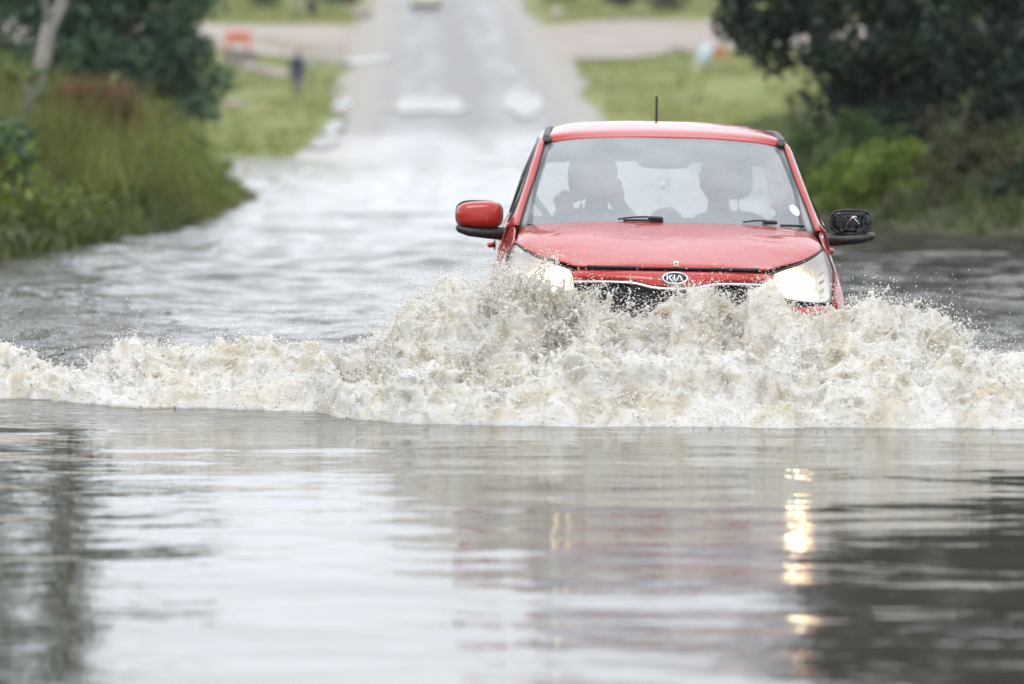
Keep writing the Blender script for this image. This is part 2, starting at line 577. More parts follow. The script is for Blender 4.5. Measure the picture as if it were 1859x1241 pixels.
# flood water: fine rows near the wave, coarse elsewhere
def water_z(X, Y):
    amp = sstep(21.6, 23.6, Y) * (1 - .55 * sstep(40, 75, Y)) * (1 - .6 * sstep(90, 128, Y))
    z = .042 * noise2(X + .25 * Y, Y, 1.3, .75, 41) + .028 * noise2(X - .3 * Y, Y, .62, .40, 42) + .013 * noise2(X, Y + .4 * X, .30, .22, 43)
    # wake crests leaving the car
    d = Y - 23.2 - .55 * np.abs(X - .7)
    z = z + .028 * np.sin(d * 2 * math.pi / 1.5) * np.exp(-np.clip(d, 0, 99) / 7.0) * sstep(-.2, .8, d)
    calm = .004 * noise2(X, Y, .9, .7, 44) * (1 - sstep(21.0, 22.0, Y))
    return z * amp + calm
o = sheet('flood_water', axis_pts([(-40, -9, 2), (-9, -6, .3), (-6, 6, .06), (6, 9, .3), (9, 40, 2)]),
          axis_pts([(-45, 9, 2), (9, 20, .12), (20, 46, .055), (46, 80, .11), (80, 139, .4)]), water_z, M_WATER)
tag(o, 'murky flood water covering the road', None, None, 'structure')

# ------------------------------------------------------------------ vegetation
def m_leaf(name, cols, trans=.35):
    t = NT(name)
    c = t.ramp(t.island(), [(i / max(1, len(cols) - 1), k) for i, k in enumerate(cols)])
    c = t.mix(t.rng(t.noise(1.1, 3, .5, t.pos()), .35, .65, 0, .5), c, cols[0])
    d = t.principled(c, .45, Specular_IOR_Level=.35)
    tr = t.n('ShaderNodeBsdfTranslucent', {'Color': c})
    mx = t.n('ShaderNodeMixShader', {0: trans}); t.set(mx, 1, d); t.set(mx, 2, tr)
    return t.done(mx)
def m_bark(name, a, b):
    t = NT(name)
    mp = t.n('ShaderNodeMapping', {'Scale': (9, 9, 1.6)}); t.set(mp, 'Vector', t.obj())
    n = t.noise(1.5, 6, .65, mp.outputs[0])
    return t.done(t.principled(t.ramp(n, [(.3, a), (.7, b)]), .8, Normal=t.bump(n, .02)))
L_BLUE = m_leaf('blue green leaves', [(.030, .072, .046), (.058, .128, .074), (.11, .20, .105), (.17, .27, .12)])
L_DARK = m_leaf('dark evergreen leaves', [(.010, .026, .019), (.020, .045, .030), (.042, .078, .045), (.10, .125, .05)], .3)
L_MID = m_leaf('mid green leaves', [(.05, .095, .026), (.085, .155, .038), (.12, .20, .05)])
L_LIME = m_leaf('lime green leaves', [(.11, .165, .03), (.19, .275, .045), (.26, .335, .07)], .45)
L_OLIVE = m_leaf('olive brown leaves', [(.038, .042, .018), (.065, .070, .026), (.105, .09, .042)])
L_RUST = m_leaf('dead rust brown fronds', [(.13, .072, .034), (.20, .105, .05), (.25, .15, .075)], .2)
L_GRASS = m_leaf('tall bank grass', [(.10, .125, .026), (.18, .22, .036), (.27, .27, .07), (.22, .15, .06), (.15, .25, .035)], .4)
L_SHORE = m_leaf('waterline grass', [(.045, .068, .016), (.08, .115, .026), (.14, .17, .045)], .35)
L_STRAW = m_leaf('straw grass', [(.14, .18, .035), (.23, .25, .055), (.30, .27, .09)], .3)
B_PALE = m_bark('pale gum bark', (.20, .185, .165), (.36, .34, .31))
B_DARK = m_bark('dark bark', (.035, .028, .022), (.09, .072, .055))


def leaves_mesh(name, C, size, r, droop=.2, asp=.45, curl=.18):
    """rhombic leaves at centres C, random directions; size array"""
    n = len(C)
    d = r.normal(size=(n, 3)); d[:, 2] -= droop; d /= np.linalg.norm(d, axis=1)[:, None]
    w = np.cross(d, r.normal(size=(n, 3))); w /= np.linalg.norm(w, axis=1)[:, None] + 1e-9
    nn = np.cross(d, w)
    s = np.asarray(size).reshape(-1, 1)
    V = np.stack([C - d * s * .5, C + w * s * asp * .5 + nn * s * curl * .3, C + d * s * .5 + nn * s * curl * -.3, C - w * s * asp * .5 + nn * s * curl * .3], 1)
    return mesh_np(name, V.reshape(-1, 3), np.arange(4 * n).reshape(-1, 4))


def clump_points(ell, n_cl, r, shell=.55):
    """clump centres spread in ellipsoids: (cx,cy,cz,rx,ry,rz)"""
    out = []
    vol = np.array([e[3] * e[4] * e[5] for e in ell]); pr = vol / vol.sum()
    for e in ell_pick(ell, pr, n_cl, r):
        d = r.normal(size=3); d /= np.linalg.norm(d)
        k = shell + (1 - shell) * r.random() ** .6
        if r.random() < .25: k *= r.random()
        out.append((e[0] + d[0] * e[3] * k, e[1] + d[1] * e[4] * k, e[2] + d[2] * e[5] * k))
    return np.array(out)


def ell_pick(ell, pr, n, r):
    return [ell[i] for i in r.choice(len(ell), n, p=pr)]


def limb_path(a, b, r, wob, n=6):
    a, b = np.array(a, float), np.array(b, float)
    t = np.linspace(0, 1, n)[:, None]
    P = a * (1 - t) + b * t
    L = np.linalg.norm(b - a)
    P[1:-1] += r.normal(size=(n - 2, 3)) * wob * L
    P[:, 2] += (np.sin(t * math.pi) * .06 * L)[:, 0]
    return P


def tree(name, label, cat, stem, ell, n_cl, per, leaf, lr, mleaf, mbark, r0, seed, group=None, cl_r=.38, extra_stems=(), limbs=14, droop=.2, asp=.45):
    """stem: polyline of the main trunk; ell: crown ellipsoids"""
    r = np.random.default_rng(seed)
    root = empty(name, tuple(stem[0]))
    base = np.array(stem[0], float)
    tag(root, label, cat, group)
    P = cr(np.array(stem, float), 12) - base
    P[1:-1, :2] += r.normal(size=(10, 2)) * .03
    mb = MB().tube([tuple(p) for p in P], list(np.linspace(r0, r0 * .35, 12)), 9)
    tk = mb.build('trunk', mbark, root)
    cc = clump_points(ell, n_cl, r) - base
    cc[:, 2] = np.maximum(cc[:, 2], .12)
    for st in extra_stems:
        Q = cr(np.array(st, float), 10) - base
        MB().tube([tuple(p) for p in Q], list(np.linspace(r0 * .7, r0 * .25, 10)), 8).build('trunk', mbark, root)
    for k in r.choice(len(cc), min(limbs, len(cc)), replace=False):
        j = r.integers(4, 12)
        q = limb_path(P[j], cc[k], r, .05)
        MB().tube([tuple(p) for p in q], list(np.linspace(r0 * .4, r0 * .07, len(q))), 6, False).build('limb', mbark, root)
    rad = cl_r * (.6 + .8 * r.random(len(cc)))
    idx = np.repeat(np.arange(len(cc)), per)
    D = r.normal(size=(len(idx), 3)); D /= np.linalg.norm(D, axis=1)[:, None]
    C = cc[idx] + D * (rad[idx] * r.random(len(idx)) ** .45)[:, None] * np.array([1, 1, .75])
    C = C[C[:, 2] > .02]
    link('crown', leaves_mesh('crown', C, lr * (.6 + .8 * r.random(len(C))), r, droop, asp), mleaf, root, False)
    return root


def blades_mesh(name, base, h, w, lean, r):
    """curved grass blades, three segments each"""
    n = len(base)
    az = r.random(n) * 2 * math.pi
    dr = np.stack([np.cos(az), np.sin(az), np.zeros(n)], -1)
    sd = np.stack([-np.sin(az + r.normal(size=n)), np.cos(az), np.zeros(n)], -1)
    rows = []
    for t, ww in ((0, 1.0), (.4, .85), (.75, .5), (1.0, .05)):
        p = base + dr * (lean * h * t ** 2)[:, None]; p[:, 2] += h * (t - .35 * lean * t ** 3)
        rows.append(p - sd * (w * ww / 2)[:, None]); rows.append(p + sd * (w * ww / 2)[:, None])
    V = np.stack(rows, 1).reshape(-1, 3)
    b = (np.arange(n) * 8)[:, None, None]
    q = np.array([[0, 1, 3, 2], [2, 3, 5, 4], [4, 5, 7, 6]])[None]
    return mesh_np(name, V, (b + q).reshape(-1, 4))


# left bank --------------------------------------------------------------
gz = lambda x, y: float(ground(np.array(x), np.array(y)))
tree('bushy_tree', 'dense blue-green bushy tree on the left bank, behind the tall grass', 'tree',
     [(-6.6, 80, .3), (-6.5, 80, 1.6), (-6.6, 80.1, 3.2), (-6.5, 80.2, 4.6)],
     [(-6.9, 80, 2.5, 2.1, 1.9, 2.0), (-5.75, 79.3, 2.0, 1.25, 1.2, 1.55), (-7.4, 79.3, 3.9, 1.5, 1.4, 1.3), (-5.4, 79.6, 3.5, 1.0, 1.0, 1.1)],
     200, 120, .17, .17, L_BLUE, B_DARK, .16, 3, 'trees on the left bank', .42)
tree('leaning_gum_tree', 'pale leaning gum tree trunk with sparse leaves at the far left', 'tree',
     [(-5.42, 55, .35), (-5.32, 55, 1.05), (-5.08, 55.1, 2.0), (-4.92, 55.2, 2.7), (-4.8, 55.3, 4.4), (-4.9, 55.3, 6.2)],
     [(-5.65, 54.6, 2.3, .55, .6, .8), (-5.6, 54.5, 1.5, .42, .4, .5), (-5.6, 55, 4.6, 1.1, 1.2, 1.3), (-5.2, 55.2, 6.4, 1.3, 1.2, 1.2)],
     60, 95, .13, .13, L_MID, B_PALE, .12, 4, 'trees on the left bank', .33,
     (), 9)
tree('tall_tree', 'tall dark tree rising out of frame at the far left edge', 'tree',
     [(-7.3, 58, .5), (-7.2, 58, 2.5), (-7.0, 58.1, 5.0), (-6.9, 58.1, 7.6)],
     [(-7.0, 58, 3.2, 1.25, 1.3, 1.9), (-6.7, 57.6, 5.6, 1.7, 1.5, 1.8), (-6.9, 58, 7.8, 1.3, 1.3, 1.2)],
     130, 110, .16, .16, L_BLUE, B_DARK, .17, 6, 'trees on the left bank', .42)
tree('dark_shrub', 'dark blue-green shrub at the left edge above the water', 'shrub',
     [(-4.95, 47.5, .15), (-4.95, 47.5, .6), (-4.9, 47.5, 1.0)],
     [(-4.88, 47.3, .65, .36, .45, .55), (-5.1, 47.8, 1.0, .5, .5, .6)], 45, 110, .09, .09, L_BLUE, B_DARK, .035, 7, None, .17, (), 8)

r = np.random.default_rng(77)
def scatter(n, x0, x1, y0, y1, keep):
    X = r.uniform(x0, x1, n); Y = r.uniform(y0, y1, n)
    k = keep(X, Y); return X[k], Y[k]
# tall grass is one mass nobody could count
X, Y = scatter(130000, -9, -3.4, 42, 79, lambda X, Y: (X < xleft(Y) + .15) & (noise2(X, Y, .8, .9, 90) > -.45))
k = r.random(len(X)) < np.clip(1.3 - (xleft(Y) - X) * .22, .12, 1)
X, Y = X[k][:30000], Y[k][:30000]
Z = ground(X, Y)
hh = (.62 + .35 * noise2(X, Y, .9, 1.2, 91)) * (.7 + .6 * r.random(len(X))) * np.clip(.30 + (xleft(Y) - X) * .62, .28, 1.25)
B = np.stack([X, Y, Z - .08], -1)
tag(link('tall_grass', blades_mesh('tall_grass', B, hh, .010 + .022 * r.random(len(X)), .25 + .5 * r.random(len(X)), r), L_GRASS, None, False),
    'tall rough green and yellow grass hanging over the left bank', None, None, 'stuff')
X, Y = scatter(40000, -6.2, -3.5, 41.5, 56, lambda X, Y: (X < xleft(Y) + .22))
X, Y = X[:5000], Y[:5000]
tag(link('shore_grass', blades_mesh('shore_grass', np.stack([X, Y, ground(X, Y) - .06], -1), (.20 + .28 * r.random(len(X))), .012 + .02 * r.random(len(X)), .5 + .7 * r.random(len(X)), r), L_SHORE, None, False),
    'dark drooping grass along the near left waterline', None, None, 'stuff')
# seed heads and broad weeds among the grass
n = 5200
X, Y = scatter(26000, -8, -3.4, 43, 77, lambda X, Y: (X < xleft(Y) + .05) & (noise2(X, Y, .5, .6, 97) > .15))
X, Y = X[:n], Y[:n]
C = np.stack([X, Y, ground(X, Y) + r.random(len(X)) * (.25 + .5 * (noise2(X, Y, .9, 1.2, 91) + .6))], -1)
tag(link('bank_weeds', leaves_mesh('bank_weeds', C, .09 + .09 * r.random(len(X)), r, .3, .4), L_LIME, None, False),
    'broad leaved weeds tangled in the left bank grass', None, None, 'stuff')
X, Y = scatter(14000, -7.5, -3.8, 44, 75, lambda X, Y: (X < xleft(Y) - .25) & (noise2(X, Y, .6, 1.1, 95) > .1))
X, Y = X[:2600], Y[:2600]
tag(link('seeding_grass', blades_mesh('seeding_grass', np.stack([X, Y, ground(X, Y) - .05], -1), (.65 + .75 * r.random(len(X))) * np.clip(.5 + (xleft(Y) - X) * .5, .5, 1), .010 + .016 * r.random(len(X)), .1 + .4 * r.random(len(X)), r), L_STRAW, None, False),
    'wispy straw coloured seeding grass standing above the left bank', None, None, 'stuff')
# dead fern, one clump
fx, fy = -5.35, 63.0
ro = empty('dead_fern_clump', (fx, fy, gz(fx, fy)))
tag(ro, 'rust brown clump of dead fern between grass and bushy tree', 'fern')
n = 1500
B = np.stack([r.normal(0, .27, n), r.normal(0, .4, n), np.zeros(n) - .05], -1)
link('fronds', blades_mesh('fronds', B, .75 + .55 * r.random(n), .02 + .03 * r.random(n), .15 + .35 * r.random(n), r), L_RUST, ro, False)
C = B[r.integers(0, n, 900)] + np.stack([r.normal(0, .1, 900), r.normal(0, .1, 900), r.random(900) * 1.05], -1)
link('leaflets', leaves_mesh('leaflets', C, .07 + .06 * r.random(900), r), L_RUST, ro, False)

# pipe end in the left bank
pp = world_at(32, 437, 44.8)
ro = empty('drain_pipe', (pp[0], 44.8, pp[2]))
tag(ro, 'dark round drain pipe end poking out of the left bank', 'pipe')
mb = MB(); mb.lathe((0, 0, 0), (0.25, -1, 0), [(.085, -.6), (.085, .05), (.07, .05), (.07, -.55)], 20)
mb.build('pipe_wall', plain('weathered grey plastic', (.22, .22, .23), .6), ro)
MB().lathe((0, 0, 0), (0.25, -1, 0), [(.0, -.3), (.072, -.3)], 20).build('pipe_shade_disc', plain('painted pipe shade', (.012, .012, .012), .9), ro)  # near-black disc inside the bore, shade of the hollow pipe put in as colour

# right bank --------------------------------------------------------------
tree('dark_evergreen_tree', 'huge dark evergreen tree overhanging the right bank behind the car', 'tree',
     [(5.4, 66, .4), (5.35, 66, 2.0), (5.2, 66, 4.2), (5.1, 66, 6.6), (5.1, 66, 8.6)],
     [(3.2, 65.3, 2.85, .5, .7, .7), (3.45, 65.2, 2.2, .35, .5, .4), (5.0, 65.0, 2.5, 1.45, 1.3, 1.3), (4.0, 65.2, 2.75, .95, .9, .85), (3.65, 66, 3.9, .95, 1.0, 1.0), (5.2, 66, 5.4, 2.2, 1.8, 1.8), (5.2, 66, 7.8, 1.6, 1.5, 1.2), (4.6, 64.6, 1.55, .75, .7, .6),
      (5.4, 64.4, 1.5, .9, .7, .75), (4.3, 64.8, 2.2, .7, .7, .7)],
     420, 135, .15, .15, L_DARK, B_DARK, .2, 21, 'trees on the right bank', .40)
tree('dark_evergreen_tree', 'dark evergreen tree with drooping branches at the far right edge', 'tree',
     [(6.8, 61, .6), (6.7, 61, 2.4), (6.5, 61, 4.8), (6.4, 61, 7.4)],
     [(6.0, 60.5, 2.5, 1.0, 1.1, 1.4), (6.6, 61, 4.6, 1.6, 1.5, 1.6), (6.5, 61, 7.0, 1.4, 1.3, 1.2), (6.2, 60.0, 1.2, .8, .7, .7)],
     260, 125, .14, .14, L_DARK, B_DARK, .16, 22, 'trees on the right bank', .36, (), 18, .9)
tree('lime_bush', 'bright lime green bush under the dark tree, right of the car', 'bush',
     [(4.15, 58.5, .05), (4.15, 58.5, .3), (4.2, 58.5, .6)],
     [(3.9, 57.6, .34, .42, .4, .34), (4.4, 57.6, .48, .52, .4, .40), (4.0, 58.6, .5, .5, .5, .36), (4.75, 57.2, .36, .4, .3, .3)], 95, 110, .075, .075, L_LIME, B_DARK, .03, 23, 'bushes on the right bank', .17, (), 6)
tree('olive_bush', 'olive brown bush at the right waterline below the evergreens', 'bush',
     [(5.1, 55.5, .1), (5.1, 55.5, .35), (5.15, 55.5, .6)],
     [(5.0, 54.9, .30, .5, .4, .35), (5.6, 54.6, .40, .6, .4, .42), (4.55, 55.3, .20, .45, .35, .26), (5.3, 56, .5, .7, .4, .4)], 100, 110, .075, .075, L_OLIVE, B_DARK, .03, 24, 'bushes on the right bank', .18, (), 6)
tree('olive_bush', 'low green bush half hidden behind the car, on the right bank', 'bush',
     [(3.75, 63, .1), (3.75, 63, .35), (3.75, 63, .6)],
     [(3.7, 63, .55, .45, .5, .5), (4.4, 63.5, .8, .5, .5, .5)], 40, 100, .08, .08, L_MID, B_DARK, .03, 25, 'bushes on the right bank', .2, (), 6)
tree('olive_bush', 'mid green bush between the lime bush and the far right tree', 'bush',
     [(5.3, 59.5, .4), (5.3, 59.5, .8), (5.3, 59.5, 1.1)],
     [(5.2, 59.3, .75, .7, .6, .5), (5.9, 58.8, .7, .6, .5, .5)], 50, 100, .085, .085, L_OLIVE, B_DARK, .03, 26, 'bushes on the right bank', .22, (), 6)
tree('olive_bush', 'dark green bush at the right edge of the photo, on the waterline', 'bush',
     [(6.0, 54, .2), (6.0, 54, .5), (6.0, 54, .8)],
     [(5.85, 53.8, .40, .6, .4, .45), (6.4, 54, .7, .6, .5, .55), (5.4, 54.2, .35, .45, .35, .3)], 80, 110, .08, .08, L_DARK, B_DARK, .03, 27, 'bushes on the right bank', .2, (), 6)
X, Y = scatter(26000, 3.3, 8.5, 48, 64, lambda X, Y: (X > xright(Y) - .1) & ((X > 4.95) | (Y > 60) | (Y < 56.3) | (noise2(X, Y, .4, .4, 71) > .45)))
X, Y = X[:12000], Y[:12000]
B = np.stack([X, Y, ground(X, Y) - .05], -1)
tag(link('bank_grass', blades_mesh('bank_grass', B, (.16 + .32 * r.random(len(X)) ** 1.5), .012 + .016 * r.random(len(X)), .4 + .7 * r.random(len(X)), r), L_SHORE, None, False),
    'dull green grass along the right waterline', None, None, 'stuff')

X, Y = scatter(60000, 3.5, 14, 36, 124, lambda X, Y: (X > xright(Y) + .1) & ~((Y > 48) & (Y < 64) & (X < 8.5)))
X, Y = X[:16000], Y[:16000]
tag(link('field_grass', blades_mesh('field_grass', np.stack([X, Y, ground(X, Y) - .05], -1), (.18 + .35 * r.random(len(X))), .016 + .03 * r.random(len(X)), .3 + .6 * r.random(len(X)), r), L_SHORE, None, False),
    'rough green grass spreading behind the right bank', None, None, 'stuff')
# verges beyond the flood: tufts too small to count
X, Y = scatter(60000, -26, 24, 131.5, 236, lambda X, Y: (np.abs(X - xroad(Y)) > 4.9 + .5 * noise2(X, Y, 2, 4, 5)) & (noise2(X, Y, 2.2, 4, 98) > -.25))
X, Y = X[:24000], Y[:24000]
B = np.stack([X, Y, ground(X, Y) - .04], -1)
tag(link('verge_grass', blades_mesh('verge_grass', B, (.16 + .26 * r.random(len(X))), .03 + .05 * r.random(len(X)), .3 + .6 * r.random(len(X)), r), L_STRAW, None, False),
    'short yellow green grass on the verges beyond the water', None, None, 'stuff')
X, Y = scatter(60000, -40, 40, 266, 345, lambda X, Y: (np.abs(X - xroad(Y)) > 5.4) & (noise2(X, Y, 4, 6, 99) > -.2))
X, Y = X[:16000], Y[:16000]
B = np.stack([X, Y, ground(X, Y) - .04], -1)
tag(link('hill_grass', blades_mesh('hill_grass', B, (.25 + .5 * r.random(len(X))), .05 + .09 * r.random(len(X)), .3 + .6 * r.random(len(X)), r), L_STRAW, None, False),
    'rough green grass on the slope above the gravel junction', None, None, 'stuff')
# shrubs along the top of the slope
for i, (px, Y, w, h, m, lab) in enumerate([
        (480, 285, 1.7, 1.5, L_MID, 'rounded green shrub on the slope above the orange trestle'),
        (610, 300, 2.3, 1.3, L_MID, 'wide green shrub left of the cream car on the hill'),
        (1120, 292, 1.8, 1.4, L_OLIVE, 'dull olive shrub on the slope above the right side road'),
        (1205, 286, 2.2, 2.0, L_OLIVE, 'largest dull shrub on the slope, nearest the dark evergreen'),
        (1010, 305, 2.0, 1.1, L_MID, 'small green shrub right of the road crest')]):
    x = (px - PW / 2) / FPX * Y; z = gz(x, Y)
    tree('shrub', lab, 'shrub', [(x, Y, z), (x, Y, z + .4 * h), (x + .1, Y, z + .8 * h)],
         [(x, Y, z + .5 * h, w * .5, w * .5, h * .5), (x + .3 * w, Y, z + .4 * h, w * .35, w * .4, h * .4)], 40, 60, .2, .2, m, B_DARK, .06, 40 + i, 'shrubs on the far slope', .35, (), 5)
for i, (x, Y, h) in enumerate([(-30, 340, 7), (-18, 352, 6), (14, 350, 6.5), (27, 338, 7.5), (42, 350, 8), (-44, 345, 8)]):
    z = gz(x, Y)
    tree('far_tree', ['leafy tree far up the slope, out of frame on the left', 'leafy tree just left of the road crest, above the frame', 'leafy tree just right of the road crest, above the frame',
                      'leafy tree up the slope behind the dull shrubs, above the frame', 'leafy tree farthest right on the hill, above the frame', 'leafy tree farthest left on the hill, above the frame'][i], 'tree',
         [(x, Y, z), (x, Y, z + .3 * h), (x + .2, Y, z + .7 * h)], [(x, Y, z + .62 * h, .33 * h, .33 * h, .36 * h), (x + .2 * h, Y, z + .5 * h, .22 * h, .22 * h, .22 * h)],
         60, 60, .4, .4, L_MID, B_DARK, .18, 60 + i, 'trees along the hilltop', .8, (), 6)

# ------------------------------------------------------------------ the red car (local: x right in photo, y backwards, z up from the road)
X0, Y0, DEPTH, ROLL = .693, 22.0, .24, .0192
car = empty('red_hatchback', (X0, Y0, -DEPTH), (0, ROLL, 0))
tag(car, 'small red hatchback ploughing through the flood with both headlights lit', 'car')

def m_paint():
    t = NT('red metallic car paint')
    p = t.obj()
    fl = t.noise(900, 2, .5, p); dirt = t.noise(7, 6, .65, p); drop = t.noise(130, 2, .5, p)
    c = t.mix(t.rng(fl, .3, .7, 0, 1), (.35, .013, .008), (.43, .020, .012))
    c = t.mix(t.rng(dirt, .55, .8, 0, .15), c, (.30, .09, .07))
    bp = t.bump(t.rng(drop, .62, .72, 0, 1), .0009, 1.0, t.bump(t.noise(4.5, 3, .5, p, .6), .007))
    return t.done(t.principled(c, t.rng(dirt, .3, .7, .30, .42), Metallic=0.0, Specular_IOR_Level=.15, Coat_Weight=.88, Coat_Roughness=.015, Coat_IOR=1.5, Normal=t.bump(dirt, .003), Coat_Normal=bp))
def m_glass(name, refl_r, mist, tint=(.86, .90, .90), mist_col=(.60, .655, .70), fog_scale=3.0, f0=.09):
    """thin wet pane: seen through, mirrored by Fresnel, partly misted"""
    t = NT(name)
    p = t.obj()
    tr = t.n('ShaderNodeBsdfTransparent', {'Color': tint})
    gl = t.n('ShaderNodeBsdfGlossy', {'Color': (1, 1, 1), 'Roughness': refl_r})
    df = t.n('ShaderNodeBsdfDiffuse', {'Color': mist_col}); tl = t.n('ShaderNodeBsdfTranslucent', {'Color': mist_col})
    md = t.n('ShaderNodeMixShader', {0: .5}); t.set(md, 1, df); t.set(md, 2, tl)
    spots = t.rng(t.noise(190, 2, .5, p), .66, .72, 0, .35)
    fac = t.math('ADD', t.math('MULTIPLY', t.rng(t.noise(fog_scale, 4, .55, p), .3, .7, .75, 1.2), mist), spots, True)
    m1 = t.n('ShaderNodeMixShader'); t.set(m1, 0, fac); t.set(m1, 1, tr); t.set(m1, 2, md)
    fac_ = t.n('ShaderNodeLayerWeight', {'Blend': .5}).outputs['Facing']
    fr = t.math('ADD', t.math('MULTIPLY', t.math('POWER', fac_, 5.0), .92), f0)
    m2 = t.n('ShaderNodeMixShader'); t.set(m2, 0, fr); t.set(m2, 1, m1); t.set(m2, 2, gl)
    return t.done(m2)
PAINT = m_paint()
GLASS_F = m_glass('wet windscreen glass', .03, .45, f0=.11, mist_col=(.80, .85, .89))
GLASS_S = m_glass('wet side glass', .03, .08)
GLASS_R = m_glass('misted rear glass', .05, .62, (.95, .98, .97), (.95, .985, .975), 5.0)
LENS = m_glass('headlamp lens', .04, .02, (.95, .95, .92), (.8, .8, .74))
BLACK = plain('black plastic trim', (.022, .023, .025), .42, .2, 40)
RUBBER = plain('rubber seal', (.014, .014, .015), .6, .2, 40)
TYRE = plain('tyre rubber', (.02, .02, .02), .85, .2, 30)
CHROME = plain('chrome', (.75, .76, .78), .12, .05, 10, 1.0)
SILVER = plain('lamp reflector silver', (.80, .80, .77), .35, .06, 30, .35)
FRIT = plain('black glass border', (.03, .03, .033), .5, .1, 30)
DASH = plain('grey dashboard plastic', (.055, .057, .06), .7, .12, 30)
SEATM = plain('dark seat cloth', (.035, .037, .042), .9, .2, 60)
LINER = plain('grey headliner', (.22, .225, .23), .9, .08, 20)
PILLARM = plain('pale pillar trim', (.36, .375, .37), .75, .06, 20)
AMBER = plain('amber indicator', (.62, .27, .06), .25, .1, 30)
ALLOY = plain('alloy wheel', (.4, .4, .42), .35, .08, 20, .8)
WHITEP = plain('white printed paper', (.80, .82, .82), .5, .04, 60)
def m_emit(name, col, s, lo=.55, sc=60):
    t = NT(name)
    mp = t.n('ShaderNodeMapping', {'Scale': (1, .2, .08)}); t.set(mp, 'Vector', t.obj())
    f = t.rng(t.noise(sc, 2, .5, mp.outputs[0]), .35, .65, .55, 1.0)
    ds = t.n('ShaderNodeVectorMath', operation='DISTANCE'); t.set(ds, 0, t.n('ShaderNodeTexCoord').outputs['Generated']); t.set(ds, 1, (.5, .5, .42))
    f = t.math('MULTIPLY', f, t.rng(ds.outputs['Value'], .10, .66, 1.0, lo))
    e = t.n('ShaderNodeEmission', {'Color': (*col, 1)}); t.set(e, 'Strength', t.math('MULTIPLY', f, s))
    return t.done(e)
LAMP = m_emit('lit headlamp reflector', (1.0, .72, .40), 24.0, .03, 90)
BULB = m_emit('headlamp bulb', (1.0, .84, .58), 30.0, .9)

# --- bonnet
HOOD = [
    [(0, .995, 1.030), (.25, 1.005, 1.030), (.45, 1.045, 1.022), (.60, 1.10, 1.008), (.672, 1.15, .992)],
    [(0, .80, 1.001), (.25, .80, 1.001), (.45, .815, .992), (.62, .85, .974), (.690, .90, .955)],
    [(0, .55, .962), (.25, .555, .960), (.45, .59, .950), (.61, .65, .936), (.684, .715, .928)],
    [(0, .32, .914), (.2, .33, .912), (.38, .37, .903), (.52, .43, .890), (.590, .49, .885)],
    [(0, .16, .872), (.15, .165, .872), (.29, .20, .868), (.41, .25, .862), (.470, .30, .860)],
    [(0, .118, .853), (.15, .123, .853), (.28, .15, .851), (.385, .19, .850), (.440, .245, .852)]]
hood = panel('bonnet', HOOD, PAINT, car, 49, 41, True, .010)
MB().tube([(x, .123 + .20 * x * x, .848 + .0 * abs(x)) for x in np.linspace(-.38, .38, 25)], .007, 6).build('bonnet_seal', RUBBER, hood)
lt = MB().box((.012, .112, .868), (.022, .006, .026), None, .003).build('bonnet_tag', WHITEP, hood)
MB().lathe((.012, .108, .870), (0, -1, 0), [(0, .0012), (.004, .0012), (.004, 0)], 10).build('tag_hole', BLACK, hood)
# --- nose panel with badge
NOSE = [
    [(0, .150, .838), (.15, .155, .838), (.28, .18, .837), (.39, .215, .834), (.455, .255, .830)],
    [(0, .085, .832), (.15, .09, .832), (.28, .12, .830), (.39, .16, .825), (.450, .21, .818)],
    [(0, .050, .808), (.14, .056, .809), (.27, .088, .808), (.38, .135, .806), (.442, .185, .800)],
    [(0, .034, .772), (.09, .038, .775), (.18, .062, .789), (.31, .105, .791), (.436, .17, .786)]]
nose = panel('nose_panel', NOSE, PAINT, car, 49, 17, True, .010)
CH = [(-.436, .165, .779), (-.31, .10, .784), (-.18, .057, .782), (-.09, .031, .765), (0, .026, .761), (.09, .031, .765), (.18, .057, .782), (.31, .10, .784), (.436, .165, .779)]
chp = cr(np.array(CH), 41)
V = []
for p in chp: V += [(p[0], p[1] - .004, p[2] + .008), (p[0], p[1] - .014, p[2]), (p[0], p[1] - .004, p[2] - .009), (p[0], p[1] + .02, p[2])]
Fc = [(4 * i + a, 4 * i + (a + 1) % 4, 4 * i + 4 + (a + 1) % 4, 4 * i + 4 + a) for i in range(40) for a in range(4)]
MB().add(V, Fc).build('chrome_strip', CHROME, car)
gr = panel('grille', [
    [(0, .075, .77), (.2, .10, .775), (.33, .14, .772), (.43, .19, .765)],
    [(0, .075, .70), (.2, .10, .70), (.33, .14, .70), (.42, .19, .70)],
    [(0, .075, .62), (.2, .10, .62), (.33, .14, .63), (.40, .19, .64)]], BLACK, car, 33, 9, True, .008)
for zz in (.735, .705, .675, .645):
    MB().tube([(x, .055 + .42 * x * x, zz) for x in np.linspace(-.40, .40, 21)], .0075, 6).build('grille_bar', BLACK, gr)
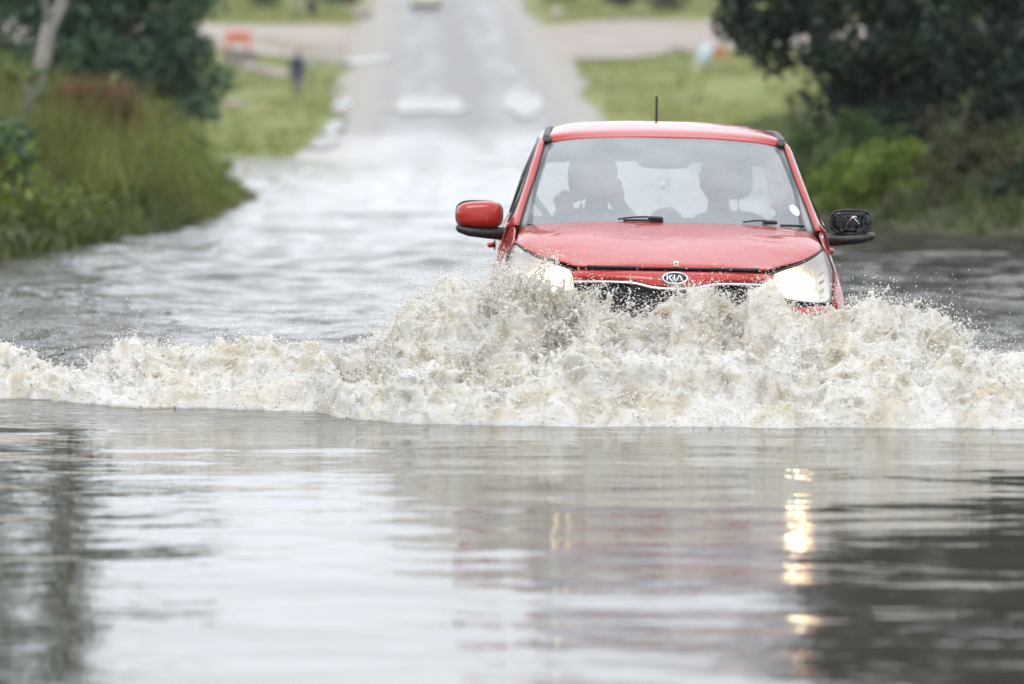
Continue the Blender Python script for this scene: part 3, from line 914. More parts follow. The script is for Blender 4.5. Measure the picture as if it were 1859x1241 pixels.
# badge: chrome ring, dark field, letters
bd = empty('badge'); bd.parent = car; bd.location = (0.006, .044, .807); bd.rotation_euler = (math.radians(-18), 0, 0)
def ellipse_plate(a, b, y0, y1, n=40, inner=None):
    mb = MB()
    V, Fc = [], []
    for (ka, yy) in ((1.0, y1), (1.0, y0), (.93, y0 - .002)):
        for k in range(n):
            th = 2 * math.pi * k / n; V.append((a * ka * math.cos(th), yy, b * ka * math.sin(th)))
    for j in range(2):
        for k in range(n): Fc.append((j * n + k, j * n + (k + 1) % n, (j + 1) * n + (k + 1) % n, (j + 1) * n + k))
    if inner is None: Fc.append(tuple(range(2 * n, 3 * n)))
    else:
        for (ka, kb, yy) in ((inner[0], inner[1], y0 - .002), (inner[0], inner[1], y1)):
            for k in range(n):
                th = 2 * math.pi * k / n; V.append((ka * math.cos(th), yy, kb * math.sin(th)))
        for j in (2, 3):
            for k in range(n): Fc.append((j * n + k, j * n + (k + 1) % n, (j + 1) * n + (k + 1) % n, (j + 1) * n + k))
    return mb.add(V, Fc)
ellipse_plate(.058, .0290, -.006, .012, 40, (.0505, .0225)).build('badge_ring', CHROME, bd)
ellipse_plate(.0505, .0225, -.003, .010).build('badge_field', plain('badge black', (.02, .022, .025), .3), bd)
def letter(name, polys):
    mb = MB()
    for poly in polys:
        n = len(poly)
        V = [(x, -.0105, z) for x, z in poly] + [(x, -.004, z) for x, z in poly]
        mb.add(V, [tuple(range(n)), tuple(range(2 * n - 1, n - 1, -1))] + [(i, (i + 1) % n, n + (i + 1) % n, n + i) for i in range(n)])
    return mb.build(name, plain('bright letter metal', (.85, .86, .87), .25, .03), bd, False)
h_ = .0130; s_ = .0056
letter('letter_k', [[(-.037, -h_), (-.037 + s_, -h_), (-.037 + s_, h_), (-.037, h_)],
                    [(-.0305, .000), (-.0165, h_), (-.0095, h_), (-.0245, .000)], [(-.0305, .0005), (-.0165, -h_), (-.0090, -h_), (-.0235, .0005)]])
letter('letter_i', [[(-.0055, -h_), (-.0055 + s_, -h_), (-.0055 + s_, h_), (-.0055, h_)]])
letter('letter_a', [[(.0045, -h_), (.0105, -h_), (.0205, h_), (.0165, h_)], [(.0165, h_), (.0225, h_), (.0365, -h_), (.0300, -h_)]])

# --- bumper
bm_ = panel('front_bumper', [
    [(0, .045, .62), (.25, .06, .62), (.42, .10, .66), (.58, .20, .685), (.70, .36, .685), (.745, .50, .66)],
    [(0, .0, .56), (.25, .015, .56), (.45, .06, .56), (.62, .17, .57), (.74, .35, .58), (.785, .50, .58)],
    [(0, .0, .46), (.25, .012, .46), (.45, .055, .46), (.62, .165, .46), (.745, .35, .46), (.79, .48, .46)],
    [(0, .02, .33), (.25, .03, .33), (.45, .07, .33), (.62, .18, .33), (.73, .34, .34), (.77, .44, .36)],
    [(0, .08, .22), (.25, .09, .22), (.45, .12, .22), (.60, .22, .22), (.70, .34, .23), (.73, .40, .25)]], PAINT, car, 61, 25, True, .01)
panel('air_intake', [[(0, -.006, .44), (.2, 0, .44), (.42, .045, .43)], [(0, -.004, .38), (.2, .004, .38), (.44, .055, .38)], [(0, .010, .31), (.2, .022, .31), (.40, .060, .32)]], BLACK, bm_, 25, 7, True, .004)
MB().box((0, -.012, .50), (.52, .006, .11), None, .002).build('number_plate', WHITEP, bm_)

# --- headlamps
LTOP = [(.436, .215, .828), (.50, .305, .848), (.578, .44, .871), (.645, .585, .898), (.698, .745, .926)]
LMID1 = [(.434, .188, .800), (.507, .265, .808), (.592, .375, .822), (.668, .520, .848), (.722, .675, .880)]
LMID2 = [(.432, .176, .768), (.510, .232, .762), (.600, .325, .766), (.676, .455, .778), (.735, .600, .815)]
LBOT = [(.434, .180, .742), (.512, .218, .716), (.602, .290, .700), (.672, .385, .695), (.720, .480, .708)]
for sx in (1, -1):
    mir = lambda rows: [[(sx * x, y, z) for x, y, z in rw] for rw in rows]
    hl = empty('headlamp'); hl.parent = car
    hl['label'] = 'glowing headlamp on the right of the photo' if sx > 0 else 'glowing headlamp behind the splash, left in the photo'
    panel('lens', mir([LTOP, LMID1, LMID2, LBOT]), LENS, hl, 25, 17, False, 0)
    inn = lambda rw, k: [(x * .985, y + k * (1.0 if i < 4 else .5), z + (.001 if z > .79 else .010)) for i, (x, y, z) in enumerate(rw)]
    panel('housing', mir([[(x, y + .012, z - .004) for x, y, z in LTOP], inn(LMID1, .11), inn(LMID2, .13), [(x, y + .012, z + .004) for x, y, z in LBOT]]), SILVER, hl, 25, 17, False, .003)
    # lit reflector: a rounded field bulging between the indicator and the inner tip
    rows = []
    for (a, b) in ((0, .10), (1, .0), (2, .0), (3, .10)):
        src = [None, LMID1, LMID2, None]
        if a == 0: base = [tuple(.30 * np.array(LTOP[i]) + .70 * np.array(LMID1[i])) for i in range(5)]
        elif a == 3: base = [tuple(.55 * np.array(LBOT[i]) + .45 * np.array(LMID2[i])) for i in range(5)]
        else: base = src[a]
        pts = cr(np.array(base), 41)
        k0, k1 = ((5, 22) if a in (0, 3) else (2, 26))
        rw = pts[np.linspace(k0, k1, 5).astype(int)]
        dep = np.array([.03, .045, .05, .045, .03]) - (.012 if a in (1, 2) else 0)
        rows.append([(p[0] * .992, p[1] + d, p[2]) for p, d in zip(rw, dep)])
    rf = panel('lit_reflector', mir(rows), LAMP, hl, 21, 13, False, .002)
    bc = np.array(rows[1][2]) * .5 + np.array(rows[2][2]) * .5
    MB().sq((sx * bc[0], bc[1] - .014, bc[2] - .006), (.055, .03, .034), 2.2, 12, 8).build('bulb', BULB, rf)
    # indicator bars
    for j, (f, mm) in enumerate(((.22, SILVER), (.45, AMBER), (.68, SILVER), (.90, AMBER))):
        a = cr(np.array(LMID1), 41)[31] * (1 - f) + cr(np.array(LBOT), 41)[30] * f
        b = cr(np.array(LMID1), 41)[36] * (1 - f) + cr(np.array(LBOT), 41)[35] * f
        V = []
        for p in (a, b):
            for dz, dy in ((.007, .018), (-.007, .018), (-.007, .032), (.007, .032)): V.append((sx * p[0] * .987, p[1] + dy, p[2] + dz))
        MB().add(V, [(0, 1, 5, 4), (1, 2, 6, 5), (2, 3, 7, 6), (3, 0, 4, 7), (0, 3, 2, 1), (4, 5, 6, 7)]).build('indicator_bar', mm, hl, False)
    # black rim round the lens
    rim = LTOP + [LMID1[-1], LMID2[-1]] + LBOT[::-1] + [LMID2[0], LMID1[0]]
    MB().tube([(sx * x * 1.002, y + .006, z) for x, y, z in cr(np.array(rim + rim[:1]), 70)], .006, 6, False).build('lamp_seal', RUBBER, hl)

# --- sides
def side(rows, name, mat=None, parent=None, nu=22, nv=22, thick=.008, sx=1):
    return panel(name, [[(sx * x, y, z) for x, y, z in rw] for rw in rows], mat or PAINT, parent or car, nu, nv, False, thick)
FEND = [
    [(.727, .485, .700), (.752, .50, .665), (.782, .52, .60), (.79, .53, .53), (.79, .535, .50)],
    [(.743, .605, .822), (.757, .63, .785), (.788, .65, .71), (.806, .665, .64), (.808, .67, .605)],
    [(.708, .755, .930), (.733, .78, .895), (.768, .79, .815), (.800, .795, .69), (.808, .80, .625)],
    [(.702, .90, .962), (.730, .92, .925), (.768, .93, .835), (.800, .94, .68), (.808, .94, .60)],
    [(.700, 1.05, .990), (.727, 1.08, .955), (.768, 1.09, .855), (.802, 1.09, .68), (.800, 1.09, .44)],
    [(.718, 1.20, 1.004), (.736, 1.23, .965), (.772, 1.25, .855), (.803, 1.25, .68), (.790, 1.25, .26)]]
def sec(y, belt, k=1.0):
    return [(.738 * k - .028 * (y - 1.26), y, belt), (.772 * k, y, belt - .13), (.804 * k, y, .68), (.800 * k, y, .48), (.752 * k, y, .25)]
for sx in (1, -1):
    side(FEND, 'front_wing', sx=sx)
    fd = side([sec(1.262, 1.0), sec(1.55, 1.008, 1.004), sec(1.9, 1.018, 1.006), sec(2.19, 1.03, 1.006)], 'front_door', sx=sx)
    rd = side([sec(2.198, 1.03, 1.006), sec(2.5, 1.045, 1.004), sec(2.84, 1.065, 1.0)], 'rear_door', sx=sx)
    side([sec(2.848, 1.066, 1.0), sec(3.1, 1.08, .985), sec(3.35, 1.09, .95), [(x * .87, 3.52, z) for x, y, z in sec(3.5, 1.09)]], 'rear_quarter', sx=sx)
    for d_, yy, zz in ((fd, 2.04, .885), (rd, 2.72, .915)):
        hd = MB().sq((sx * .812, yy, zz), (.034, .15, .030), 3.0, 14, 8).build('door_handle', PAINT, d_)
        MB().sq((sx * .793, yy, zz - .002), (.012, .11, .05), 2.2, 12, 8).build('handle_recess', BLACK, hd)
    MB().tube([(sx * .806, y, .60) for y in np.linspace(1.3, 2.15, 6)], .012, 6).build('side_moulding', BLACK, fd)
    # A pillar and roof rail in one pressing
    RP = [(.704, 1.10, .997), (.674, 1.30, 1.103), (.637, 1.50, 1.217), (.602, 1.70, 1.332), (.584, 1.86, 1.392), (.568, 2.25, 1.428), (.550, 2.8, 1.420), (.530, 3.35, 1.372)]
    inn = [(-.022, -.012, .006), (-.024, -.012, .008), (-.026, -.012, .010), (-.024, -.008, .014), (-.020, 0, .018), (-.022, 0, .018), (-.022, 0, .018), (-.022, 0, .016)]
    rows = []
    for (p, q) in zip(RP, inn):
        rows.append([(p[0] + q[0], p[1] + q[1], p[2] + q[2]), (p[0] - .004, p[1] - .004, p[2] + .008), (p[0] + .012, p[1] + .02, p[2] - .006), (p[0] + .018, p[1] + .045, p[2] - .030)])
    rows[0][3] = (.738, 1.20, .995); rows[0][2] = (.722, 1.15, .998)
    side(rows, 'pillar_and_roof_rail', nu=9, nv=60, sx=sx)
    MB().tube([(sx * (p[0] + .020), p[1] + .055, p[2] - .036) for p in cr(np.array(RP), 40)], .009, 6).build('door_frame_seal', BLACK, car)
    MB().tube([(sx * (p[0] - .026), p[1] - .014, p[2] + .001) for p in cr(np.array(RP[:5]), 30)], .0055, 6).build('windscreen_seal', RUBBER, car)
    # interior pillar trim
    MB().tube([(sx * (p[0] - .030), p[1] + .05, p[2] - .012) for p in cr(np.array(RP[:5]), 20)], .028, 8).build('pillar_trim', PILLARM, car)
    # side glass
    top = cr(np.array(RP), 60); low = [(.732, 1.22, 1.005), (.725, 1.6, 1.010), (.715, 2.0, 1.024), (.705, 2.4, 1.042), (.692, 2.85, 1.068)]
    tp = [(.724, 1.22, 1.03), (.648, 1.60, 1.225), (.596, 1.95, 1.375), (.580, 2.4, 1.395), (.562, 2.85, 1.385)]
    md_ = [tuple((np.array(a) + np.array(b)) / 2 + np.array([.006, 0, 0])) for a, b in zip(low, tp)]
    side([tp, md_, low], 'side_window', GLASS_S, nu=30, nv=9, thick=0, sx=sx)
    MB().tube([(sx * .700, 2.20, 1.03), (sx * .64, 2.19, 1.22), (sx * .57, 2.17, 1.39)], [.03, .03, .028], 8).build('centre_pillar', BLACK, car)
    side([[(.694, 2.85, 1.066), (.675, 3.1, 1.085), (.62, 3.40, 1.09)], [(.64, 2.90, 1.22), (.625, 3.12, 1.23), (.58, 3.38, 1.23)], [(.562, 2.85, 1.385), (.55, 3.1, 1.385), (.525, 3.33, 1.365)]], 'rear_pillar', nu=12, nv=10, sx=sx)
    # roof ditch strip
    MB().add([v for p in cr(np.array([(.556, 1.795, 1.387), (.557, 1.86, 1.416), (.543, 2.25, 1.447), (.524, 2.8, 1.438), (.505, 3.33, 1.39)]), 30)
              for v in ((sx * (p[0] - .016), p[1], p[2] + .001), (sx * (p[0] - .012), p[1], p[2] + .006), (sx * (p[0] + .012), p[1], p[2] + .005), (sx * (p[0] + .016), p[1], p[2] - .004))],
             [(4 * i + a, 4 * i + a + 1, 4 * i + 5 + a, 4 * i + 4 + a) for i in range(29) for a in range(3)]).build('roof_ditch_strip', BLACK, car)
    MB().sq((sx * .556, 1.80, 1.392), (.042, .05, .022), 3, 12, 6, Matrix.Rotation(math.radians(25), 3, 'X')).build('rack_cover', BLACK, car)
    # wheels
    for yy in (.74, 3.10):
        w = empty('wheel'); w.parent = car; w.location = (sx * .70, yy, .285)
        MB().lathe((0, 0, 0), (1, 0, 0), [(.19, -.085), (.262, -.085), (.284, -.06), (.287, 0), (.284, .06), (.262, .085), (.19, .085)], 36).build('tyre', TYRE, w)
        mb = MB(); mb.lathe((0, 0, 0), (1, 0, 0), [(.195, -.07), (.185, .0), (.195, .07)], 30)
        for k in range(8):
            a = k * math.pi / 4
            mb.box((sx * .045, .11 * math.cos(a), .11 * math.sin(a)), (.03, .16, .045), Matrix.Rotation(a, 3, 'X'), .006)
        mb.lathe((sx * .05, 0, 0), (sx, 0, 0), [(.05, 0), (.045, .02), (0, .022)], 16)
        mb.build('rim', ALLOY, w)

# --- roof, aerial
ROOF = [
    [(0, 1.700, 1.416), (.2, 1.708, 1.414), (.38, 1.738, 1.405), (.48, 1.772, 1.394), (.540, 1.800, 1.386)],
    [(0, 1.86, 1.456), (.2, 1.862, 1.454), (.38, 1.87, 1.443), (.48, 1.875, 1.432), (.546, 1.88, 1.418)],
    [(0, 2.28, 1.487), (.2, 2.28, 1.485), (.38, 2.28, 1.475), (.46, 2.28, 1.465), (.530, 2.28, 1.445)],
    [(0, 2.8, 1.478), (.2, 2.8, 1.476), (.38, 2.8, 1.466), (.45, 2.8, 1.457), (.512, 2.8, 1.437)],
    [(0, 3.40, 1.425), (.2, 3.40, 1.423), (.38, 3.38, 1.415), (.44, 3.36, 1.405), (.492, 3.33, 1.388)]]
roof = panel('roof', ROOF, PAINT, car, 41, 41, True, .010)
panel('headliner', [[(x, y + (.03 if i == 0 else 0), z - .035) for x, y, z in rw] for i, rw in enumerate(ROOF)], LINER, car, 25, 17, True, .004)
ae = empty('aerial'); ae.parent = roof; ae.location = (-.002, 3.05, 1.46)
MB().lathe((0, 0, 0), (0, 0, 1), [(.022, 0), (.02, .012), (.008, .022), (0, .023)], 14).build('aerial_base', BLACK, ae)
hx = []
MB().tube([(0, .02 * t, .015 + .135 * t + .0) for t in np.linspace(0, 1, 5)], .0052, 8).build('aerial_rod', BLACK, ae)
MB().tube([(.0065 * math.cos(t * 62), .02 * t + .0065 * math.sin(t * 62), .02 + .13 * t) for t in np.linspace(0, 1, 120)], .003, 5).build('aerial_coil', BLACK, ae)

# --- windscreen
WSB = [(0, 1.02, 1.020), (.25, 1.03, 1.020), (.45, 1.075, 1.012), (.58, 1.135, 1.006), (.668, 1.215, 1.006)]
WST = [(0, 1.702, 1.413), (.2, 1.71, 1.411), (.38, 1.74, 1.402), (.48, 1.775, 1.391), (.556, 1.815, 1.377)]
def lerp(a, b, t, bulge=0.0):
    return [tuple(np.array(p) * (1 - t) + np.array(q) * t + np.array([0, -.5, .85]) * bulge) for p, q in zip(a, b)]
WS = [WSB, lerp(WSB, WST, .33, .016), lerp(WSB, WST, .66, .016), WST]
ws = panel('windscreen', WS, GLASS_F, car, 49, 25, True, 0)
G = loft_pts(WS, 97, 61, True)
def ws_pt(u, v, off=0.0):
    """point on the windscreen, u -1..1 across, v 0..1 up; off towards the outside"""
    i = np.clip((u + 1) / 2 * 96, 0, 95.999); j = np.clip(v * 60, 0, 59.999); a, b = int(i), int(j); f, g = i - a, j - b
    p = (G[b, a] * (1 - f) + G[b, a + 1] * f) * (1 - g) + (G[b + 1, a] * (1 - f) + G[b + 1, a + 1] * f) * g
    n = np.cross(G[b, a + 1] - G[b, a], G[b + 1, a] - G[b, a]); n /= np.linalg.norm(n)
    if n[2] < 0: n = -n
    return p + n * off
# printed border just inside the glass: outer edge of the pane to a rounded inner line
V, Fc = [], []
nb = 160
for k in range(nb):
    th = 2 * math.pi * k / nb
    c_, s_ = math.cos(th), math.sin(th)
    e1 = 2 / 14.0; e2 = 2 / 9.0
    uo = math.copysign(abs(c_) ** e1, c_); vo = math.copysign(abs(s_) ** e1, s_)
    ui = math.copysign(abs(c_) ** e2, c_) * .945; vi = math.copysign(abs(s_) ** e2, s_)
    vi = .5 + vi * .5; vi = .055 + vi * (.93 - .055)
    V.append(tuple(ws_pt(uo * .998, .5 + vo * .499, -.007))); V.append(tuple(ws_pt(ui, vi, -.007)))
for k in range(nb): Fc.append((2 * k, 2 * k + 1, (2 * k + 3) % (2 * nb), (2 * k + 2) % (2 * nb)))
MB().add(V, Fc).build('printed_border', FRIT, ws)
# oval sticker inside the glass
su, sv = .842, .20
V = [tuple(ws_pt(su, sv, .0015))]
for k in range(28):
    th = 2 * math.pi * k / 28; V.append(tuple(ws_pt(su + .064 * math.cos(th), sv + .058 * math.sin(th) - .03 * math.cos(th) * .4, .0015)))
MB().add(V, [(0, 1 + k, 1 + (k + 1) % 28) for k in range(28)]).build('oval_sticker', WHITEP, ws)
# wipers
for (u0, u1, pu) in ((-.20, -.02, -.055), (.62, .88, .53)):
    wp = empty('wiper'); wp.parent = car
    pv = ws_pt(pu, .028, .018)
    MB().sq(tuple(pv), (.072, .03, .020), 3.2, 14, 8, Matrix.Rotation(math.radians(3), 3, 'Y')).build('wiper_pivot', BLACK, wp)
    MB().tube([tuple(ws_pt(pu - .03 - .14 * t, .045 - .03 * t ** 2, .016)) for t in np.linspace(0, 1, 8)], .0042, 6).build('wiper_arm', BLACK, wp)
    MB().tube([tuple(ws_pt(u0 + (u1 - u0) * t, .012 + .004 * math.sin(t * 3), .012)) for t in np.linspace(0, 1, 16)], .0055, 6).build('wiper_blade', RUBBER, wp)
panel('scuttle', [[(0, .97, 1.012), (.3, .985, 1.010), (.55, 1.06, 1.0), (.68, 1.14, .985)], [(0, 1.05, 1.0), (.3, 1.06, 1.0), (.55, 1.13, .99), (.69, 1.22, .985)]], BLACK, car, 31, 5, True, .004)

# --- door mirrors
def mirror_pts(a, b, n=26, p=3.2):
    return [(a * math.copysign(abs(math.cos(t)) ** (2 / p), math.cos(t)), b * math.copysign(abs(math.sin(t)) ** (2 / p), math.sin(t))) for t in np.linspace(0, 2 * math.pi, n, endpoint=False)]
for sx in (-1, 1):
    mr = empty('door_mirror'); mr.parent = car; mr.location = (sx * .865, 1.33, 1.012)
    # black base and stalk
    V = []
    st = [(-.155, .03, -.055, .020, .028), (-.10, .015, -.056, .026, .030), (-.03, .0, -.052, .032, .028), (.05, .0, -.046, .040, .025), (.098, .01, -.036, .036, .018), (.108, .015, -.032, .016, .008)]
    for (x, y, z, ry, rz) in st:
        for k in range(12):
            a = 2 * math.pi * k / 12
            V.append((sx * x, y + ry * math.cos(a) * 1.1, z + rz * math.sin(a)))
    Fc = [(i * 12 + k, i * 12 + (k + 1) % 12, (i + 1) * 12 + (k + 1) % 12, (i + 1) * 12 + k) for i in range(len(st) - 1) for k in range(12)] + [tuple(range(12)), tuple(range(60, 72))]
    MB().add(V, Fc).build('mirror_base', BLACK, mr)
    def shell(scale, depth, yoff, lean):
        V, Fc = [], []
        rings = [(0.0, 1.0), (.25, 1.0), (.55, .965), (.80, .86), (.93, .70), (1.0, .42)]
        for (d, k) in rings:
            for (a, b) in mirror_pts(.108 * scale, .063 * scale, 30, 3.4):
                xx = a * k; zz = b * k
                tap = 1 - .10 * (xx / .108) * (1 if zz > 0 else .2)
                V.append((sx * xx, yoff + .05 - d * depth, .030 + zz * tap))
        n = 30
        for i in range(len(rings) - 1):
            for k in range(n): Fc.append((i * n + k, i * n + (k + 1) % n, (i + 1) * n + (k + 1) % n, (i + 1) * n + k))
        Fc.append(tuple(range((len(rings) - 1) * n, len(rings) * n)))
        return V, Fc
    if sx < 0:
        V, Fc = shell(1.0, .105, 0, 0)
        MB().add(V, Fc).build('mirror_cap', PAINT, mr)
        V, Fc = shell(.93, .01, .012, 0)
        MB().add(V, Fc).build('mirror_glass', CHROME, mr)
        MB().tube([(sx * a * .99, .045, .030 + b * .99) for a, b in mirror_pts(.108, .063, 31, 3.4) + mirror_pts(.108, .063, 31, 3.4)[:1]], .005, 6, False).build('mirror_rim', BLACK, mr)
        mr['label'] = 'red capped door mirror on the left of the photo'
    else:
        mr['label'] = 'broken black door mirror missing its red cap'
        V, Fc = shell(.86, .05, .0, 0)
        V = [(x - .006, y, z) for x, y, z in V]
        sh = MB().add(V, Fc).build('mirror_shell', plain('bare cracked plastic', (.018, .019, .021), .28, .3, 30), mr)
        # ribs, bracket and torn rim left bare by the lost cap
        ring = [(.86 * a - .006, .030 + .86 * b) for a, b in mirror_pts(.108, .063, 40, 3.4)]
        q = np.random.default_rng(8)
        MB().tube([(a + q.normal(0, .0012), -.012 + q.normal(0, .003), b + q.normal(0, .0012)) for a, b in ring + ring[:1]], .0065, 6, False).build('shell_rim', BLACK, mr)
        for k, pts in enumerate([[(-.03, -.02, .012), (.0, -.035, .052), (.02, -.03, .050)], [(.0, -.035, .052), (.035, -.025, .018)], [(-.07, -.01, .06), (-.05, -.02, .0), (-.06, -.01, -.01)],
                                 [(.06, -.01, .07), (.05, -.02, .02), (.07, -.01, -.005)], [(-.06, -.012, .075), (.02, -.018, .078), (.07, -.01, .066)], [(-.08, -.01, .03), (-.03, -.03, .035), (.04, -.028, .03)]]):
            MB().tube([tuple(p) for p in cr(np.array(pts), 9)], .0045, 6).build('bracket_rib', CHROME if k in (0, 1) else BLACK, mr)
        for k in range(26):
            a, b = q.uniform(-.085, .075), q.uniform(-.015, .07)
            MB().box((a, -.008 - .02 * q.random(), b), (.012 + .02 * q.random(), .02, .006 + .014 * q.random()), Matrix.Rotation(q.uniform(-.8, .8), 3, 'Y'), .002).build('broken_piece', BLACK, mr, False)

# --- tail: tailgate, rear window, lamps, rear bumper, floor
tg = panel('tailgate', [[(0, 3.53, 1.0), (.3, 3.52, 1.0), (.52, 3.48, 1.0), (.62, 3.42, 1.0)], [(0, 3.58, .85), (.3, 3.57, .85), (.55, 3.53, .85), (.66, 3.46, .85)], [(0, 3.59, .62), (.3, 3.58, .62), (.55, 3.55, .62), (.68, 3.48, .62)]], PAINT, car, 31, 11, True, .02)
panel('tailgate_frame', [[(0, 3.405, 1.42), (.3, 3.395, 1.415), (.54, 3.34, 1.39)], [(0, 3.42, 1.36), (.3, 3.41, 1.355), (.55, 3.36, 1.33)], [(0, 3.44, 1.285), (.3, 3.43, 1.28), (.56, 3.38, 1.27)]], BLACK, tg, 25, 7, True, .012)
panel('rear_window', [[(0, 3.44, 1.29), (.3, 3.43, 1.285), (.555, 3.375, 1.275)], [(0, 3.49, 1.15), (.3, 3.48, 1.15), (.58, 3.41, 1.14)], [(0, 3.53, .995), (.3, 3.52, .995), (.62, 3.43, .995)]], GLASS_R, tg, 31, 11, True, 0)
for i in range(11):
    zz = 1.02 + i * .0235
    yb = 3.525 - (zz - .995) * .29
    MB().tube([(x, yb - .008 - .17 * x * x, zz) for x in np.linspace(-.50, .50, 9)], .0009, 4).build('heater_wire', DASH, tg)
panel('rear_bumper', [[(0, 3.60, .62), (.4, 3.58, .62), (.66, 3.50, .62), (.76, 3.36, .62)], [(0, 3.63, .48), (.4, 3.61, .48), (.68, 3.52, .48), (.78, 3.36, .48)], [(0, 3.58, .26), (.4, 3.56, .26), (.64, 3.48, .26), (.74, 3.36, .26)]], PAINT, car, 31, 11, True, .01)
for sx in (-1, 1):
    MB().sq((sx * .66, 3.46, .90), (.10, .10, .24), 3.2, 14, 10).build('tail_lamp', plain('red lamp plastic', (.30, .01, .012), .2), car)
MB().box((0, 1.95, .275), (1.42, 3.0, .03), None, .01).build('floor_pan', DASH, car)
MB().box((0, .42, .62), (.86, .05, .36), None, .01).build('radiator', BLACK, car)
MB().box((0, 1.02, .62), (1.36, .03, .66), None, .01).build('bulkhead', DASH, car)
MB().box((0, .70, .44), (1.1, .5, .34), None, .04).build('engine', BLACK, car)

# --- cabin
panel('dashboard', [[(0, 1.06, .985), (.35, 1.075, .985), (.68, 1.20, .975)], [(0, 1.25, 1.0), (.35, 1.26, 1.0), (.69, 1.30, .985)], [(0, 1.42, .985), (.35, 1.42, .985), (.69, 1.40, .965)], [(0, 1.47, .90), (.35, 1.47, .90), (.69, 1.45, .88)], [(0, 1.45, .6), (.35, 1.45, .6), (.69, 1.44, .6)]], DASH, car, 31, 21, True, .01)
MB().sq((-.335, 1.42, .99), (.34, .16, .07), 2.6, 18, 10).build('instrument_hood', DASH, car)
swh = empty('steering_wheel'); swh.parent = car; swh.location = (-.335, 1.58, .965); swh.rotation_euler = (math.radians(-24), 0, 0)
MB().tube([(.185 * math.cos(t), 0, .185 * math.sin(t)) for t in np.linspace(0, 2 * math.pi, 41)], .0145, 8, False).build('wheel_ring', BLACK, swh)
mb = MB(); mb.sq((0, -.015, 0), (.15, .05, .12), 3, 14, 8)
for a in (0, math.pi, -math.pi / 2): mb.tube([(.06 * math.cos(a), -.01, .06 * math.sin(a)), (.18 * math.cos(a), 0, .18 * math.sin(a))], .016, 6)
mb.build('wheel_hub', BLACK, swh)
for sx, hx_ in ((-1, -.335), (1, .335)):
    s_e = empty('front_seat'); s_e.parent = car; s_e.location = (hx_, 1.95, .30)
    MB().sq((0, -.05, .12), (.48, .52, .20), 3.5, 20, 10).build('seat_cushion', SEATM, s_e)
    MB().sq((0, .24, .44), (.47, .17, .66), 3.6, 20, 12, Matrix.Rotation(math.radians(-14), 3, 'X')).build('seat_back', SEATM, s_e)
    hd = MB().sq((0, .335, .918), (.225, .10, .200), 3.4, 20, 12, Matrix.Rotation(math.radians(-8), 3, 'X')).build('headrest', SEATM, s_e)
    for dx in (-.045, .045): MB().tube([(dx, .32, .72), (dx, .33, .85)], .007, 8).build('headrest_post', CHROME, hd)
rs = empty('rear_seat'); rs.parent = car; rs.location = (0, 2.85, .34)
MB().sq((0, 0, .1), (1.24, .46, .22), 4, 24, 10).build('seat_cushion', SEATM, rs)
MB().sq((0, .28, .36), (1.22, .16, .52), 4, 24, 10, Matrix.Rotation(math.radians(-14), 3, 'X')).build('seat_back', SEATM, rs)
im = empty('inside_mirror'); im.parent = car; im.location = (0, 1.70, 1.307)
MB().sq((0, 0, 0), (.250, .035, .082), 4, 24, 10).build('mirror_housing', BLACK, im)
MB().tube([(0, 0, .02), (0, -.005, .07)], .014, 8).build('mirror_stalk', BLACK, im)
MB().add([(-.15, 1.74, 1.398), (.15, 1.74, 1.398), (.12, 1.70, 1.345), (-.12, 1.70, 1.345), (-.15, 1.80, 1.398), (.15, 1.80, 1.398), (.12, 1.78, 1.345), (-.12, 1.78, 1.345)],
         [(0, 1, 2, 3), (7, 6, 5, 4), (0, 3, 7, 4), (1, 5, 6, 2), (3, 2, 6, 7), (0, 4, 5, 1)]).build('roof_console', DASH, car, False)
orn = empty('hanging_ornament', (X0 + .020, Y0 + 1.70, 1.263 - DEPTH)); tag(orn, 'small ornament dangling on cords under the inside mirror', 'ornament')
MB().tube([(-.012, 0, -.055), (0, 0, 0), (.012, 0, -.055)], .0016, 5).build('cord', BLACK, orn)
MB().tube([(.014, 0, .0), (.026, 0, -.04), (.026, 0, -.11)], .0016, 5).build('cord', BLACK, orn)
MB().box((0, 0, -.075), (.026, .006, .042), None, .002).build('pendant', SILVER, orn)
for sx in (-1, 1):
    MB().tube([(sx * .66, 2.15, 1.22), (sx * .60, 2.10, 1.10), (sx * .50, 2.02, .97), (sx * .40, 1.93, .86)], .016, 6).build('seat_belt', BLACK, car)

# ------------------------------------------------------------------ the bow wave: froth surface, ligaments and droplets
VX = .0085
XA, SA, ZA = -3.1, -.22, -.075
NX, NS, NZ = int(6.2 / VX), int(2.05 / VX), int(.80 / VX)
def px2x(px, Y=21.8): return (px - PW / 2) / FPX * Y
# front edge of the foam, read from the waterline and put on the water plane
_fx = np.array([px2x(p, y) for p, y in [(-250, 23.4), (0, 22.7), (150, 22.3), (300, 22.0), (560, 21.75), (640, 21.15), (760, 20.85), (1000, 20.70), (1300, 20.62), (1859, 20.58), (2150, 20.7)]])
_fy = np.array([23.4, 22.7, 22.3, 22.0, 21.75, 21.15, 20.85, 20.70, 20.62, 20.58, 20.7])
xs = XA + VX * np.arange(NX)
yf = np.interp(xs, _fx, _fy)
kk = np.ones(25) / 25; yf = np.convolve(np.pad(yf, 12, 'edge'), kk, 'valid')
